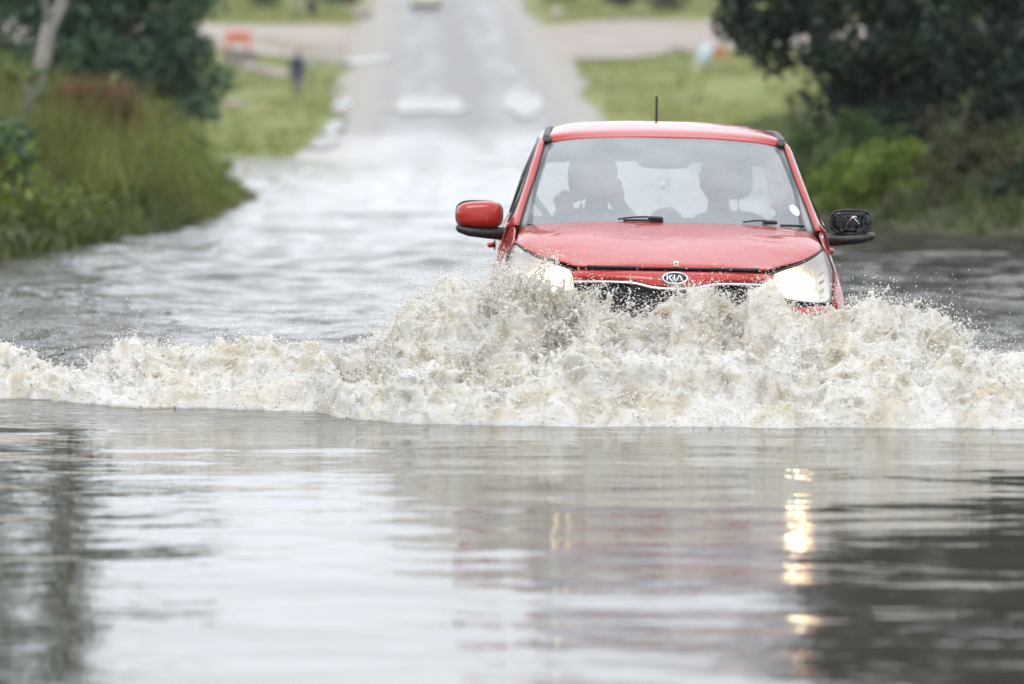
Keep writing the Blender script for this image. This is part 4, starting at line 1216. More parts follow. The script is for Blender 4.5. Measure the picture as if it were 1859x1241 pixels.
# crest height along the wave, and how far behind the front edge the crest stands
_cp = [-300, 0, 130, 280, 370, 450, 560, 640, 700, 760, 850, 900, 960, 1010, 1060, 1130, 1210, 1290, 1370, 1430, 1530, 1600, 1700, 1760, 1859, 2150]
_cy = [655, 650, 650, 628, 640, 632, 650, 622, 598, 588, 566, 545, 520, 500, 486, 518, 546, 530, 530, 552, 562, 576, 584, 612, 655, 690]
_cs = [.5, .5, .5, .5, .5, .5, .55, .9, .95, 1.0, 1.1, 1.12, 1.1, 1.1, 1.1, 1.1, 1.12, 1.12, 1.1, 1.1, 1.1, 1.05, 1.0, .95, .8, .6]
sc_ = np.array(_cs); yc_ = np.interp([px2x(p) for p in _cp], xs, yf) + sc_
hc_ = CAMZ - (np.array(_cy) - HOR) / FPX * yc_ - .03
cxs = (np.array(_cp) - PW / 2) / FPX * yc_
Hc = np.interp(xs, cxs, hc_); Sc = np.interp(xs, cxs, sc_)
Hc = np.convolve(np.pad(Hc, 6, 'edge'), np.ones(13) / 13, 'valid'); Sc = np.convolve(np.pad(Sc, 12, 'edge'), kk, 'valid')

ss = (SA + VX * np.arange(NS))[None, :]
shp2 = (NX, NS)
n2a = vnoise(shp2, .34 / VX, 201); n2b = vnoise(shp2, .15 / VX, 202); n2c = vnoise(shp2, .05 / VX, 203)
s_ = ss + .065 * n2b + .035 * n2c + .04 * n2a
u = s_ / Sc[:, None]
front = sstep(-.03, .10, s_) * .055                                     # lip of foam sliding on the flat water
ramp_ = .40 * sstep(.02, .40, u) + .60 * sstep(.45, 1.0, u)             # low apron, then the pile-up
back = 1 - sstep(1.0, 1.0 + .55 / Sc[:, None], u)
h2 = (front + (Hc[:, None] - .055) * ramp_) * back
h2 = h2 * (1 + .30 * n2a + .16 * n2b) - .06 * (u < -.02) - .08 * (1 - back)
# openings where the sheet is thin and the car shows through
for (px, py_, w, d) in ((1020, 600, .10, .20), (1150, 600, .15, .24), (1200, 575, .08, .10), (1345, 610, .10, .22), (1350, 560, .10, .10), (1120, 640, .09, .10), (690, 620, .07, .08), (1500, 705, .09, .07), (1660, 715, .08, .05)):
    xx = px2x(px, 21.6)
    h2 -= d * np.exp(-((xs - xx) / w) ** 2)[:, None] * np.exp(-((u - .72) / .22) ** 2)
zz = (ZA + VX * np.arange(NZ)).astype(np.float32)
Fd = h2.astype(np.float32)[:, :, None] - zz[None, None, :]
turb = (np.clip(h2 / .16, .16, 1.0) * sstep(-.06, .05, s_)).astype(np.float32)[:, :, None]
N3 = (NX, NS, NZ)
acc = np.zeros(N3, np.float32)
for cell, amp, sd in ((.28, .085, 0), (.15, .075, 1), (.080, .042, 2), (.040, .022, 3), (.020, .010, 4)):
    a = vnoise(N3, cell / VX, 300 + sd)
    acc += amp * (a if sd in (0, 1) else (1.0 - 2.2 * np.abs(a)))          # billowed folds on the small scales
Fd += acc * turb
del acc, a
# ligaments and fingers thrown off the crest and the face
q = np.random.default_rng(909)
def h_at(X, S):
    i = np.clip(((X - XA) / VX).astype(int), 0, NX - 1); j = np.clip(((S - SA) / VX).astype(int), 0, NS - 1)
    return h2[i, j], i
NL = 4200
X = q.uniform(-2.9, 2.9, NL * 3); i = np.clip(((X - XA) / VX).astype(int), 0, NX - 1)
X = X[q.random(len(X)) < (.25 + Hc[i] / .6)][:NL]; i = np.clip(((X - XA) / VX).astype(int), 0, NX - 1)
U = np.clip(q.normal(.80, .28, len(X)), .02, 1.15); S = U * Sc[i]
H0, _ = h_at(X, S)
L = (.018 + .11 * q.random(len(X)) ** 2.4) * np.clip(Hc[i] / .38, .45, 1.35)
dirx = q.normal(0, .45, len(X)) + .25 * np.sign(X - .75) * (np.abs(X - .75) > .5); dirs = q.normal(-.25, .5, len(X)); dirz = np.abs(q.normal(.9, .35, len(X)))
bend = q.normal(0, .35, (len(X), 3)); pts, rad = [], []
for t in np.linspace(0, 1, 12):
    k = t * L
    p = np.stack([X + dirx * k + bend[:, 0] * k * t, S + dirs * k + bend[:, 1] * k * t, H0 - .02 + dirz * k - .25 * k * t], -1)
    pts.append(p); rad.append((.0155 * (1 - .62 * t)) * (.7 + .5 * q.random(len(X))) + (.004 if t == 1 else 0))
pts = np.concatenate(pts); rad = np.concatenate(rad)
g0 = np.stack([(pts[:, 0] - XA) / VX, (pts[:, 1] - SA) / VX, (pts[:, 2] - ZA) / VX], -1)
b0 = np.round(g0).astype(int)
flat = Fd.reshape(-1)
for dx in range(-2, 3):
    for dy in range(-2, 3):
        for dz in range(-2, 3):
            c = b0 + (dx, dy, dz)
            ok = ((c >= 1) & (c < np.array(N3) - 1)).all(1)
            d = rad[ok] - np.linalg.norm(c[ok] - g0[ok], axis=1) * VX
            np.maximum.at(flat, (c[ok, 0] * NS + c[ok, 1]) * NZ + c[ok, 2], d.astype(np.float32))
# keep the froth out of the car's nose and off the grid's border
yw = yf[:, None] + ss
Xw = xs[:, None] - X0
nosey = Y0 - .012 + .55 * np.clip(np.abs(Xw) - .25, 0, 1) ** 2
inside = (np.abs(Xw) < .80) & (yw > nosey)
Fd[inside[:, :] , :] = np.minimum(Fd[inside, :], -.02)
Fd[:2] = Fd[-2:] = -1; Fd[:, :2] = -1; Fd[:, -2:] = -1; Fd[:, :, :1] = -1; Fd[:, :, -1:] = -1
V, Q = surface_nets(Fd)
del Fd, flat
V = V * VX + np.array([XA, SA, ZA])
V[:, 1] += np.interp(V[:, 0], xs, yf)

def m_froth(name):
    t = NT(name)
    p = t.pos()
    n1 = t.noise(5.5, 4, .6, p, .6); n2 = t.noise(38, 4, .65, p); n3 = t.noise(150, 3, .6, p)
    c = t.ramp(n1, [(.36, (.74, .67, .54)), (.46, (.85, .81, .725)), (.57, (.905, .885, .84))])
    c = t.mix(t.rng(n2, .5, .72, 0, .6), c, (.92, .905, .87))
    b = t.bump(n3, .003, 1.0, t.bump(n2, .008))
    d = t.principled(c, .22, IOR=1.33, Normal=b, Subsurface_Weight=1.0, Subsurface_Scale=.045, Subsurface_Radius=(1.0, .95, .85))
    tl = t.n('ShaderNodeBsdfTranslucent', {'Color': c})
    m1 = t.n('ShaderNodeMixShader', {0: .34}); t.set(m1, 1, d); t.set(m1, 2, tl)
    clear = t.n('ShaderNodeBsdfGlass', {'Color': (.93, .90, .84), 'Roughness': .05, 'IOR': 1.2}); t.set(clear, 'Normal', b)
    m2 = t.n('ShaderNodeMixShader'); t.set(m2, 0, t.rng(t.noise(11, 4, .6, p, .5), .54, .70, 0.0, .25)); t.set(m2, 1, m1); t.set(m2, 2, clear)
    return t.done(m2)
FROTH = m_froth('churned muddy froth')
wave = link('bow_wave', mesh_np('bow_wave', V, Q), FROTH)
tag(wave, 'frothing cream bow wave piled up in front of the red car', None, None, 'stuff')

# droplets, instanced on points
def m_drop():
    t = NT('spray droplets')
    rnd = t.n('ShaderNodeObjectInfo').outputs['Random']
    c = t.ramp(rnd, [(0, (.70, .665, .60)), (.5, (.84, .82, .78)), (1, (.92, .915, .90))])
    d = t.principled(c, .12, IOR=1.33, Specular_IOR_Level=.8)
    tl = t.n('ShaderNodeBsdfTranslucent', {'Color': c})
    m1 = t.n('ShaderNodeMixShader', {0: .35}); t.set(m1, 1, d); t.set(m1, 2, tl)
    return t.done(m1)
nV = len(V)
# a) froth beads sitting on the surface, b) spray close to it, c) stray drops high over the crest and in front
def pick(n, wgt):
    w = np.clip(wgt, 0, None); return q.choice(nV, n, p=w / w.sum())
zv = V[:, 2]; vis = sstep(-.01, .03, zv)
ia = pick(40000, vis)
A_ = V[ia] + q.normal(0, .006, (len(ia), 3)); ra = .0022 + .0035 * q.random(len(ia)) ** 2
ib = pick(42000, vis * (.15 + zv / .35) ** 2)
off = q.normal(0, 1, (len(ib), 3)) * np.array([.030, .040, .026]); off[:, 2] = np.abs(off[:, 2]) + .002
B2 = V[ib] + off; rb = .0010 + .0026 * q.random(len(ib)) ** 2.5
ic = pick(9000, vis * (.05 + np.clip(zv, 0, 1)) ** 2)
off = q.normal(0, 1, (len(ic), 3)) * np.array([.14, .14, .08]); off[:, 2] = np.abs(off[:, 2])
C2 = V[ic] + off; rc = .0008 + .0021 * q.random(len(ic)) ** 2.5
P = np.concatenate([A_, B2, C2]); R_ = np.concatenate([ra, rb, rc])
# rows of drops over the side wave on the left and in the right trough
m = 2600
Dx = np.concatenate([q.uniform(-3.0, -.3, m), q.uniform(1.55, 3.0, m // 2)]); Dy = np.interp(Dx, xs, yf) + q.uniform(.3, 2.2, len(Dx)); Dz = np.abs(q.normal(.12, .12, len(Dx))) + .02
P = np.concatenate([P, np.stack([Dx, Dy, Dz], -1)]); R_ = np.concatenate([R_, .0009 + .0022 * q.random(len(Dx)) ** 2.5])
lx = P[:, 0] - X0
keep = ~((np.abs(lx) < .79) & (P[:, 1] > Y0 - .02 + .55 * np.clip(np.abs(lx) - .25, 0, 1) ** 2)) & (P[:, 2] > .002)
P, R_ = P[keep], R_[keep]
me = bpy.data.meshes.new('spray_droplets')
me.vertices.add(len(P)); me.vertices.foreach_set('co', P.astype(np.float32).ravel())
at = me.attributes.new('drop_scale', 'FLOAT_VECTOR', 'POINT')
str_ = np.stack([R_, R_, R_ * (1 + 1.2 * q.random(len(R_)) ** 3)], -1)
at.data.foreach_set('vector', str_.astype(np.float32).ravel())
at = me.attributes.new('drop_turn', 'FLOAT_VECTOR', 'POINT')
at.data.foreach_set('vector', (q.random((len(P), 3)) * 6.28).astype(np.float32).ravel())
spray = bpy.data.objects.new('spray_droplets', me); COL.objects.link(spray)
tag(spray, 'fine spray of droplets flying off the bow wave', None, None, 'stuff')
ng = bpy.data.node_groups.new('droplets', 'GeometryNodeTree')
ng.interface.new_socket('Geometry', in_out='INPUT', socket_type='NodeSocketGeometry')
ng.interface.new_socket('Geometry', in_out='OUTPUT', socket_type='NodeSocketGeometry')
gi, go = ng.nodes.new('NodeGroupInput'), ng.nodes.new('NodeGroupOutput')
ic_ = ng.nodes.new('GeometryNodeMeshIcoSphere'); ic_.inputs['Radius'].default_value = 1.0; ic_.inputs['Subdivisions'].default_value = 2
sm = ng.nodes.new('GeometryNodeSetShadeSmooth'); mt = ng.nodes.new('GeometryNodeSetMaterial'); mt.inputs['Material'].default_value = m_drop()
iop = ng.nodes.new('GeometryNodeInstanceOnPoints')
a1 = ng.nodes.new('GeometryNodeInputNamedAttribute'); a1.data_type = 'FLOAT_VECTOR'; a1.inputs['Name'].default_value = 'drop_scale'
a2 = ng.nodes.new('GeometryNodeInputNamedAttribute'); a2.data_type = 'FLOAT_VECTOR'; a2.inputs['Name'].default_value = 'drop_turn'
lk = ng.links.new
lk(ic_.outputs[0], sm.inputs[0]); lk(sm.outputs[0], mt.inputs[0])
lk(gi.outputs[0], iop.inputs['Points']); lk(mt.outputs[0], iop.inputs['Instance'])
lk(a1.outputs[0], iop.inputs['Scale']); lk(a2.outputs[0], iop.inputs['Rotation']); lk(iop.outputs[0], go.inputs[0])
spray.modifiers.new('droplets', 'NODES').node_group = ng

# ------------------------------------------------------------------ people: one continuous skin grown round tapered bones
def body(name, bones, vox, mats, k=.03, parent=None):
    """bones: (a, b, ra, rb, material index[, squash xyz])"""
    A = np.array([b[0] for b in bones], float); B_ = np.array([b[1] for b in bones], float)
    lo = np.minimum(A, B_).min(0) - .22; hi = np.maximum(A, B_).max(0) + .22
    n = np.ceil((hi - lo) / vox).astype(int) + 1
    ax = [lo[i] + vox * np.arange(n[i], dtype=np.float32) for i in range(3)]
    Fd = np.full(n, -9.0, np.float32)
    for a, b, (_, _, ra, rb, *_r) in zip(A, B_, bones):
        m = max(ra, rb) + .07
        sl = []
        for i in range(3):
            i0 = max(0, int((min(a[i], b[i]) - m - lo[i]) / vox)); i1 = min(n[i], int((max(a[i], b[i]) + m - lo[i]) / vox) + 2); sl.append(slice(i0, i1))
        P = np.stack(np.meshgrid(*[ax[i][sl[i]] for i in range(3)], indexing='ij'), -1)
        d = b - a; L2 = max(float(d @ d), 1e-9)
        t = np.clip(((P - a) @ d) / L2, 0, 1)
        dist = np.linalg.norm(P - a - t[..., None] * d, axis=-1)
        f = ra + (rb - ra) * t - dist
        c = Fd[tuple(sl)]
        h = np.clip(.5 + .5 * (f - c) / min(k, 1.2 * min(ra, rb)), 0, 1)
        kk = min(k, 1.2 * min(ra, rb))
        Fd[tuple(sl)] = c * (1 - h) + f * h + kk * h * (1 - h)
    Fd[:, :, :1] = -1; Fd[:1] = -1; Fd[-1:] = -1; Fd[:, :1] = -1; Fd[:, -1:] = -1; Fd[:, :, -1:] = -1
    V, Q = surface_nets(Fd)
    V = V * vox + lo
    me = mesh_np(name, V, Q)
    mid = V[Q].mean(1)
    best = np.full(len(mid), 1e9); mi = np.zeros(len(mid), np.int32)
    for a, b, (_, _, ra, rb, m_, *_r) in zip(A, B_, bones):
        d = b - a; L2 = max(float(d @ d), 1e-9)
        t = np.clip(((mid - a) @ d) / L2, 0, 1)
        ds = np.linalg.norm(mid - a - t[:, None] * d, axis=1) - (ra + (rb - ra) * t)
        k_ = ds < best; best[k_] = ds[k_]; mi[k_] = m_
    o = link(name, me, mats, parent)
    me.polygons.foreach_set('material_index', mi)
    return o


SKIN = plain('brown skin', (.13, .072, .048), .5, .1, 40, Subsurface_Weight=.0)
HAIRM = plain('black hair', (.012, .011, .010), .6, .3, 120)
JACK_D = plain('dark jacket', (.035, .038, .045), .85, .15, 40)
JACK_P = plain('charcoal top', (.045, .046, .052), .85, .15, 40)
TROUS = plain('dark trousers', (.03, .032, .04), .85, .15, 40)
NAVY = plain('navy coat', (.022, .032, .075), .8, .15, 10)
GREYT = plain('grey blue trousers', (.13, .15, .19), .8, .15, 10)
EYEM = plain('eye white', (.16, .15, .14), .3, .05)

def head(c, face, s=1.0):
    """bones for a head with centre c looking along face (unit xy, towards -y for a driver)"""
    c = np.array(c, float); f = np.array([face[0], face[1], 0.0]); f /= np.linalg.norm(f); r_ = np.array([-f[1], f[0], 0]); u = np.array([0, 0, 1.0])
    P = lambda a, b, d: tuple(c + r_ * a * s + f * b * s + u * d * s)
    return [(P(0, -.02, .045), P(0, .0, -.01), .078 * s, .076 * s, 0), (P(0, .018, -.02), P(0, .035, -.085), .066 * s, .040 * s, 0),
            (P(0, .078, .012), P(0, .098, -.025), .010 * s, .015 * s, 0), (P(-.02, .080, -.062), P(.02, .080, -.062), .009 * s, .009 * s, 0),
            (P(-.083, -.005, .01), P(-.083, -.01, -.025), .012 * s, .011 * s, 0), (P(.083, -.005, .01), P(.083, -.01, -.025), .012 * s, .011 * s, 0),
            (P(-.05, .062, .03), P(.05, .062, .03), .012 * s, .012 * s, 0)]

def hand(wrist, along, palm_n, curl, s=1.0):
    """palm, four fingers of different length with two bends, thumb from the side of the palm"""
    w = np.array(wrist, float); a = np.array(along, float); a /= np.linalg.norm(a)
    nrm = np.array(palm_n, float); nrm -= a * (nrm @ a); nrm /= np.linalg.norm(nrm); sd = np.cross(a, nrm)
    out = [(tuple(w), tuple(w + a * .05), .026, .030, 0), (tuple(w + a * .05 + sd * .022), tuple(w + a * .075 - sd * .022), .020, .020, 0)]
    for off, L in ((-.030, .060), (-.010, .072), (.010, .068), (.028, .054)):
        p = w + a * .082 + sd * off; ang = 0.0
        for j, q in enumerate((.45, .32, .25)):
            ang += curl[min(j, 2)]
            d = a * math.cos(ang) + nrm * math.sin(ang)
            e = p + d * L * q; out.append((tuple(p), tuple(e), .0092 - .001 * j, .0085 - .001 * j, 0)); p = e
    p = w + a * .025 - sd * .028
    e = p - sd * .025 + a * .03 + nrm * .012; out.append((tuple(p), tuple(e), .012, .010, 0))
    e2 = e + a * .028 + nrm * .012 - sd * .004; out.append((tuple(e), tuple(e2), .010, .0085, 0))
    return out

def sitter(label, hx_, jac, head_c, face, l_el, l_wr, r_el, r_wr, lh, rh):
    """seated person; coordinates in the car's frame"""
    ro = empty('person', (X0 + hx_, Y0 + 1.9, .42 - DEPTH)); tag(ro, label, 'person', 'people in the red car')
    ox = np.array([hx_, 1.9, .42])
    R = lambda p: tuple(np.array(p, float) - ox)
    hc = np.array(head_c)
    nk = hc + np.array([0, .03, -.12]); sh = np.array([hx_ * .4 + hc[0] * .6, hc[1] + .10, hc[2] - .225]); pel = np.array([hx_, 2.03, .50])
    bn = [(R(pel), R((pel + sh) / 2 + [0, .03, 0]), .145, .135, 1), (R((pel + sh) / 2 + [0, .03, 0]), R(sh + [0, 0, -.06]), .135, .125, 1),
          (R(sh + [-.13, 0, -.02]), R(sh + [.13, 0, -.02]), .072, .072, 1), (R(sh), R(nk), .062, .056, 0)]
    bn += [tuple([R(b[0]), R(b[1])] + list(b[2:])) for b in head(hc, face)]
    for sg, el, wr, hh in ((-1, l_el, l_wr, lh), (1, r_el, r_wr, rh)):
        s_ = sh + np.array([sg * .185, 0, -.03])
        bn += [(R(s_), R(el), .058, .044, 1), (R(el), R(wr), .042, .028, 1)]
        d = np.array(wr) - np.array(el)
        bn += [tuple([R(b[0]), R(b[1])] + list(b[2:])) for b in hand(wr, hh[0], hh[1], hh[2])]
    for sg in (-1, 1):
        kn = np.array([hx_ + sg * .13, 1.55, .66]); ft = np.array([hx_ + sg * .12, 1.28, .36])
        bn += [(R(pel + [sg * .09, -.02, -.02]), R(kn), .088, .062, 2), (R(kn), R(ft), .058, .040, 2), (R(ft), R(ft + [0, -.14, -.02]), .040, .032, 2)]
    bo = body('body', bn, .0085, [SKIN, jac, TROUS], .035, ro)
    h0 = np.array(R(hc)); f = np.array([face[0], face[1], 0.]); f /= np.linalg.norm(f)
    mb = MB(); q = np.random.default_rng(3)
    for k in range(420):
        d = q.normal(size=3); d /= np.linalg.norm(d)
        if d[2] < -.15 or (d @ f > .35 and d[2] < .55): continue
        p = h0 - f * .012 + np.array([0, 0, .03]) + d * np.array([.088, .092, .098])
        mb.sq(tuple(p), (.022, .022, .02), 2, 6, 4)
    mb.build('hair', HAIRM, ro)
    for sg in (-1, 1):
        rr = np.array([-f[1], f[0], 0])
        MB().sq(tuple(h0 + rr * .031 * sg + f * .073 + np.array([0, 0, .008])), (.024, .014, .014), 2, 10, 6).build('eye', EYEM, ro)
    ro.rotation_euler = (0, ROLL, 0)
    return ro

sitter('driver gripping the wheel behind the misted windscreen, left in the photo', -.335, JACK_D, (-.305, 1.80, 1.215), (.1, -1), (-.60, 1.72, .88), (-.47, 1.545, 1.055), (-.08, 1.70, .95), (-.215, 1.58, 1.115),
       ((.15, -.1, .6), (.3, -1, 0), (.5, .8, .7)), ((-.1, -.1, .9), (-.5, -.9, 0), (.55, .9, .7)))
sitter('passenger in a charcoal top beside the driver, right in the photo', .335, JACK_P, (.275, 1.84, 1.195), (-.15, -1), (.07, 1.80, .92), (.06, 1.62, 1.03), (.60, 1.76, .86), (.45, 1.55, .85),
       ((-.5, -.5, .3), (0, -.3, -1), (.3, .5, .4)), ((-.2, -1, 0), (0, 0, -1), (.3, .4, .4)))

# walker on the far verge
wx, wy = (540 - PW / 2) / FPX * 190, 190.0
ro = empty('person', (wx, wy, gz(wx, wy))); tag(ro, 'person in a navy coat walking on the far left verge', 'person')
bn = [((0, 0, .95), (0, 0, 1.15), .15, .16, 1), ((0, 0, 1.15), (0, .01, 1.38), .16, .15, 1), ((-.14, 0, 1.40), (.14, 0, 1.40), .08, .08, 1), ((0, 0, 1.42), (0, -.01, 1.55), .06, .055, 0),
      ((0, 0, .95), (0, 0, .72), .17, .18, 1)]
bn += head((0, -.02, 1.63), (.3, -1))
for sg in (-1, 1):
    bn += [((sg * .20, 0, 1.38), (sg * .25, -.04 * sg, 1.10), .062, .05, 1), ((sg * .25, -.04 * sg, 1.10), (sg * .22, -.14, .88), .048, .035, 1)]
    bn += hand((sg * .22, -.14, .86), (0, -.15, -1), (-sg, 0, 0), (.25, .35, .3))
    st = .10 * sg
    bn += [((sg * .08, 0, .88), (sg * .09, -st, .49), .09, .062, 2), ((sg * .09, -st, .49), (sg * .09, -st * .6 + .06, .09), .06, .042, 2), ((sg * .09, -st * .6 + .06, .06), (sg * .09, -st * .6 - .10, .04), .045, .038, 3)]
body('body', bn, .014, [SKIN, NAVY, GREYT, BLACK], .05, ro)
mb = MB(); mb.sq((0, .0, 1.68), (.19, .20, .16), 2.2, 14, 8); mb.build('hair', HAIRM, ro)

# ------------------------------------------------------------------ small things far up the road
STONE = plain('pale rubble stone', (.36, .31, .27), .85, .2, 6)
CONC = plain('weathered concrete', (.20, .19, .17), .85, .2, 4)
ORANGE = plain('faded orange paint', (.55, .16, .075), .55, .12, 6)
PALEB = plain('pale blue plastic', (.50, .60, .66), .4, .08, 8)
CREAM = plain('cream car paint', (.62, .57, .46), .25, .06, 6, Coat_Weight=.6)
DGLASS = plain('dark car glass', (.02, .025, .03), .08, .1)
def put(px, Y): 
    x = (px - PW / 2) / FPX * Y
    return x, Y, gz(x, Y)
def rock(px, Y, w, h, label, mat, seed, group=None):
    x, y, z = put(px, Y)
    q = np.random.default_rng(seed)
    mb = MB().sq((0, 0, h * .3), (w, w * .8, h), 2.4, 14, 9)
    mb.v = [tuple(np.array(v) * (1 + .16 * q.normal(size=3).clip(-1.5, 1.5) * .6)) for v in mb.v]
    ro = mb.build('rock', mat, None, False); ro.location = (x, y, z); ro.rotation_euler = (0, 0, q.random() * 3)
    tag(ro, label, 'rock', group)
for a in [(455, 208, 1.0, .45, 'flat pale pinkish rock leftmost on the left verge', STONE, 1), (490, 206, 1.2, .5, 'pale rock in the middle of the left verge rubble', STONE, 2),
          (515, 203, .9, .4, 'pale rock beside the walking person', STONE, 3), (552, 199, .5, .3, 'small pale rock just right of the walking person', STONE, 4),
          (425, 172, .9, .3, 'low pale rock by the bushy tree on the left verge', STONE, 5)]:
    rock(*a, 'rubble on the left verge')
rock(655, 276, 1.3, .9, 'pale boulder beside the road above the left side road', STONE, 6, 'boulders on the far slope')
rock(640, 280, .8, .6, 'smaller brownish boulder left of the pale boulder', plain('brown stone', (.28, .19, .14), .85, .2, 6), 7, 'boulders on the far slope')
rock(1010, 274, .9, .8, 'pale boulder on the grass above the right side road', STONE, 8, 'boulders on the far slope')
rock(1263, 205, .55, .4, 'cream yellow rock below the pale blue drum', plain('yellow stone', (.48, .44, .27), .85, .12, 6), 9)

# orange trestle on a low concrete block
x, y, z = put(433, 212)
ro = empty('concrete_block', (x, y, z)); tag(ro, 'low grey concrete block at the edge of the bushy tree', 'concrete block')
MB().box((.1, 0, .28), (1.5, .7, .56), None, .06).build('block_body', CONC, ro, False)
MB().box((.1, 0, .58), (1.56, .76, .06), None, .02).build('block_cap', CONC, ro, False)
tr = empty('trestle', (x, y, z + .61)); tag(tr, 'faded orange trestle standing on the low concrete block', 'trestle')
MB().box((0, 0, .72), (1.1, .12, .34), None, .03).build('trestle_board', ORANGE, tr, False)
MB().box((0, 0, .46), (.95, .10, .12), None, .02).build('trestle_rail', ORANGE, tr, False)
for sx in (-1, 1):
    for sy in (-1, 1): MB().tube([(sx * .40, 0, .80), (sx * .46, sy * .28, .0)], .06, 8).build('leg', ORANGE, tr)

# right verge: drum, crate, kerb
x, y, z = put(1272, 214)
dr = empty('plastic_drum', (x, y, z)); dr.rotation_euler = (0, math.radians(24), 0); tag(dr, 'pale blue plastic drum leaning on the right verge', 'drum')
MB().lathe((0, 0, 0), (0, 0, 1), [(0, 0), (.25, 0), (.29, .04), (.29, .26), (.305, .28), (.29, .30), (.29, .56), (.305, .58), (.29, .60), (.28, .84), (.24, .88)], 24).build('drum_body', PALEB, dr)
MB().lathe((0, 0, 0), (0, 0, 1), [(.25, .875), (.25, .90), (0, .905)], 24).build('drum_lid', PALEB, dr)
x, y, z = put(1300, 218)
cb = empty('orange_crate', (x, y, z)); tag(cb, 'orange crate beside the pale blue drum', 'crate')
for sx in (-1, 1): MB().box((sx * .42, 0, .22), (.04, .5, .44), None, .01).build('crate_side', ORANGE, cb, False)
for sy in (-1, 1):
    for k in range(3): MB().box((0, sy * .25, .09 + .15 * k), (.88, .03, .11), None, .008).build('slat', ORANGE, cb, False)
MB().box((0, 0, .03), (.84, .48, .03)).build('crate_floor', ORANGE, cb, False)
x, y, z = put(1290, 208)
kb = empty('stone_kerb', (x, y, z)); tag(kb, 'dark low row of kerb stones on the right verge', 'kerb')
for k in range(4): MB().box((-.75 + .5 * k, .03 * (k % 2), .08), (.48, .3, .26), None, .03).build('kerb_stone', CONC, kb, False)
x, y, z = put(1296, 262)
sg_ = empty('blue_sign', (x, y, z)); tag(sg_, 'small pale blue sign on a post at the edge of the dark evergreen', 'sign')
MB().tube([(0, 0, 0), (0, 0, 2.4)], .035, 8).build('sign_post', CONC, sg_)
MB().box((0, -.05, 2.05), (.42, .03, .8), None, .01).build('sign_plate', plain('pale blue sign face', (.33, .42, .50), .5), sg_, False)
# left top: pale post and dark drum
x, y, z = put(541, 276)
po = empty('pale_post', (x, y, z)); tag(po, 'pale painted post at the back of the left side road', 'post')
MB().tube([(0, 0, 0), (.05, 0, 1.3), (.16, 0, 2.2)], [.20, .17, .15], 10).build('post_shaft', STONE, po)
MB().lathe((.16, 0, 2.2), (0, 0, 1), [(.17, 0), (.17, .06), (0, .1)], 12).build('post_cap', STONE, po)
x, y, z = put(566, 277)
bn_ = empty('litter_bin', (x, y, z)); tag(bn_, 'small dark litter bin just right of the pale post', 'bin')
MB().lathe((0, 0, 0), (0, 0, 1), [(0, 0), (.24, 0), (.29, .85), (.31, .87), (.31, .93), (.27, .93), (.22, .1)], 18).build('bin_body', plain('dark bin plastic', (.03, .035, .05), .5), bn_)
MB().lathe((0, 0, .93), (0, 0, 1), [(.315, 0), (.30, .06), (.12, .14), (0, .15)], 18).build('bin_lid', BLACK, bn_)

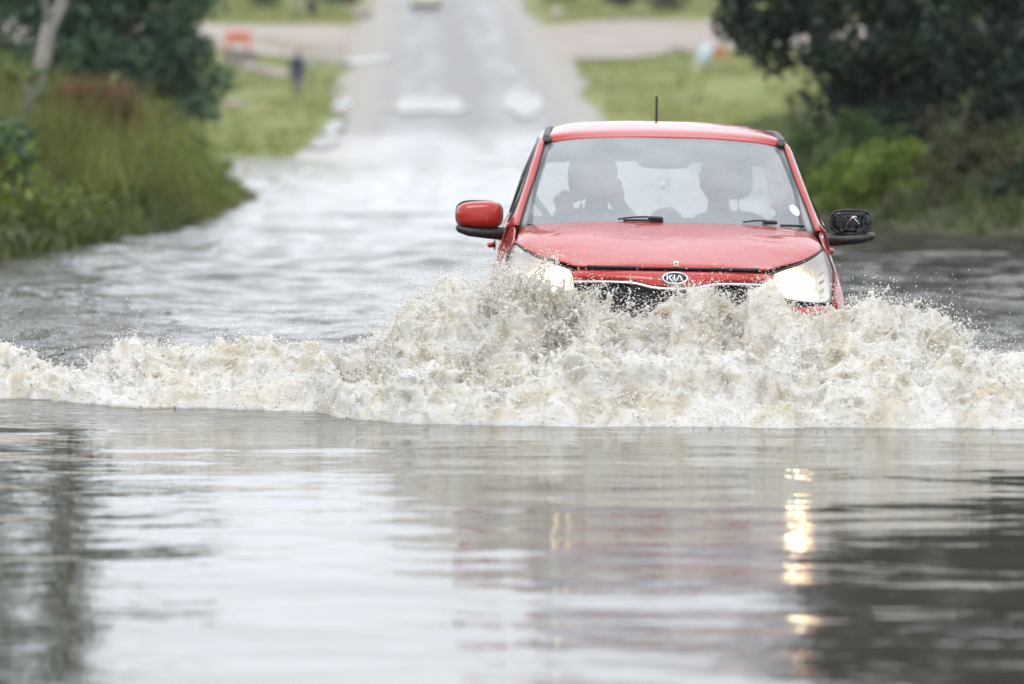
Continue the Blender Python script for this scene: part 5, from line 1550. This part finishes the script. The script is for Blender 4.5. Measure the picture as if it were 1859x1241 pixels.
# cream car coming over the crest
x = (772 - PW / 2) / FPX * 289; z = float(zroad(289)) + .09
cc_ = empty('cream_car', (x, 289, z)); tag(cc_, 'cream car coming over the crest at the top of the road', 'car')
half = lambda rows: rows
panel('body_shell', [
    [(0, .0, .34), (.5, .04, .34), (.78, .22, .36), (.84, .6, .36)],
    [(0, -.03, .55), (.5, .0, .55), (.80, .2, .55), (.86, .6, .58)],
    [(0, .02, .76), (.5, .06, .76), (.76, .25, .78), (.85, .6, .84)],
    [(0, .9, .95), (.5, .92, .95), (.70, 1.0, .95), (.80, 1.15, .96)]], CREAM, cc_, 31, 17, True, .02, (0, 1.9, .5))
for sx in (-1, 1):
    panel('body_side', [[(sx * .84, .6, .84), (sx * .86, .6, .58), (sx * .84, .6, .36)], [(sx * .80, 1.15, .96), (sx * .87, 1.2, .6), (sx * .84, 1.2, .3)],
                        [(sx * .80, 2.4, .98), (sx * .88, 2.4, .6), (sx * .84, 2.4, .3)], [(sx * .78, 3.9, .98), (sx * .82, 3.95, .6), (sx * .80, 3.9, .34)]], CREAM, cc_, 11, 25, False, .02, (0, 1.9, .5))
    MB().tube([(sx * .76, 1.05, .96), (sx * .60, 1.75, 1.42), (sx * .60, 3.0, 1.44), (sx * .72, 3.8, .98)], .045, 8).build('pillar', CREAM, cc_)
    panel('side_window', [[(sx * .74, 1.2, .98), (sx * .79, 2.4, .98), (sx * .76, 3.6, .99)], [(sx * .62, 1.75, 1.40), (sx * .62, 2.4, 1.42), (sx * .62, 3.0, 1.42)]], DGLASS, cc_, 11, 5, False, .004, (0, 1.9, .5))
    MB().sq((sx * .60, .06, .68), (.30, .12, .16), 3, 14, 8).build('headlight', CHROME, cc_)
    for yy in (.72, 3.15):
        w = empty('wheel'); w.parent = cc_; w.location = (sx * .74, yy, .30)
        MB().lathe((0, 0, 0), (1, 0, 0), [(.19, -.09), (.28, -.09), (.30, -.05), (.30, .05), (.28, .09), (.19, .09)], 24).build('tyre', TYRE, w)
        MB().lathe((0, 0, 0), (1, 0, 0), [(.2, .04), (.06, .07), (0, .07)], 20).build('rim', ALLOY, w)
panel('windscreen', [[(0, .95, .95), (.4, .98, .95), (.72, 1.08, .96)], [(0, 1.68, 1.42), (.4, 1.70, 1.41), (.58, 1.74, 1.40)]], DGLASS, cc_, 21, 9, True, .004, (0, 1.9, .5))
panel('roof', [[(0, 1.68, 1.43), (.4, 1.70, 1.42), (.60, 1.75, 1.40)], [(0, 2.4, 1.49), (.4, 2.4, 1.48), (.62, 2.4, 1.44)], [(0, 3.2, 1.45), (.4, 3.18, 1.44), (.60, 3.1, 1.42)]], CREAM, cc_, 21, 9, True, .02, (0, 1.9, .5))
panel('tailgate', [[(0, 3.2, 1.45), (.4, 3.18, 1.44), (.60, 3.1, 1.42)], [(0, 3.95, .98), (.4, 3.93, .98), (.76, 3.85, .98)], [(0, 4.0, .36), (.4, 3.98, .36), (.80, 3.9, .36)]], CREAM, cc_, 21, 13, True, .02, (0, 1.9, .5))
MB().box((0, -.03, .40), (1.5, .10, .20), None, .04).build('front_bumper', CREAM, cc_, False)
MB().box((0, 2.0, .30), (1.5, 3.6, .05)).build('floor_pan', BLACK, cc_, False)

# ------------------------------------------------------------------ thin rain haze over the whole place
def m_haze():
    t = NT('rain haze')
    v = t.n('ShaderNodeVolumePrincipled', {'Color': (.93, .95, .97, 1), 'Density': HAZE, 'Anisotropy': .2})
    t.t.links.new(v.outputs[0], t.out.inputs['Volume']); return t.m
HAZE = .00018
hz = MB().box((0, 450, 24), (880, 1060, 52)).build('haze', m_haze(), None, False)
tag(hz, 'thin grey rain haze over road and hill', None, None, 'stuff')
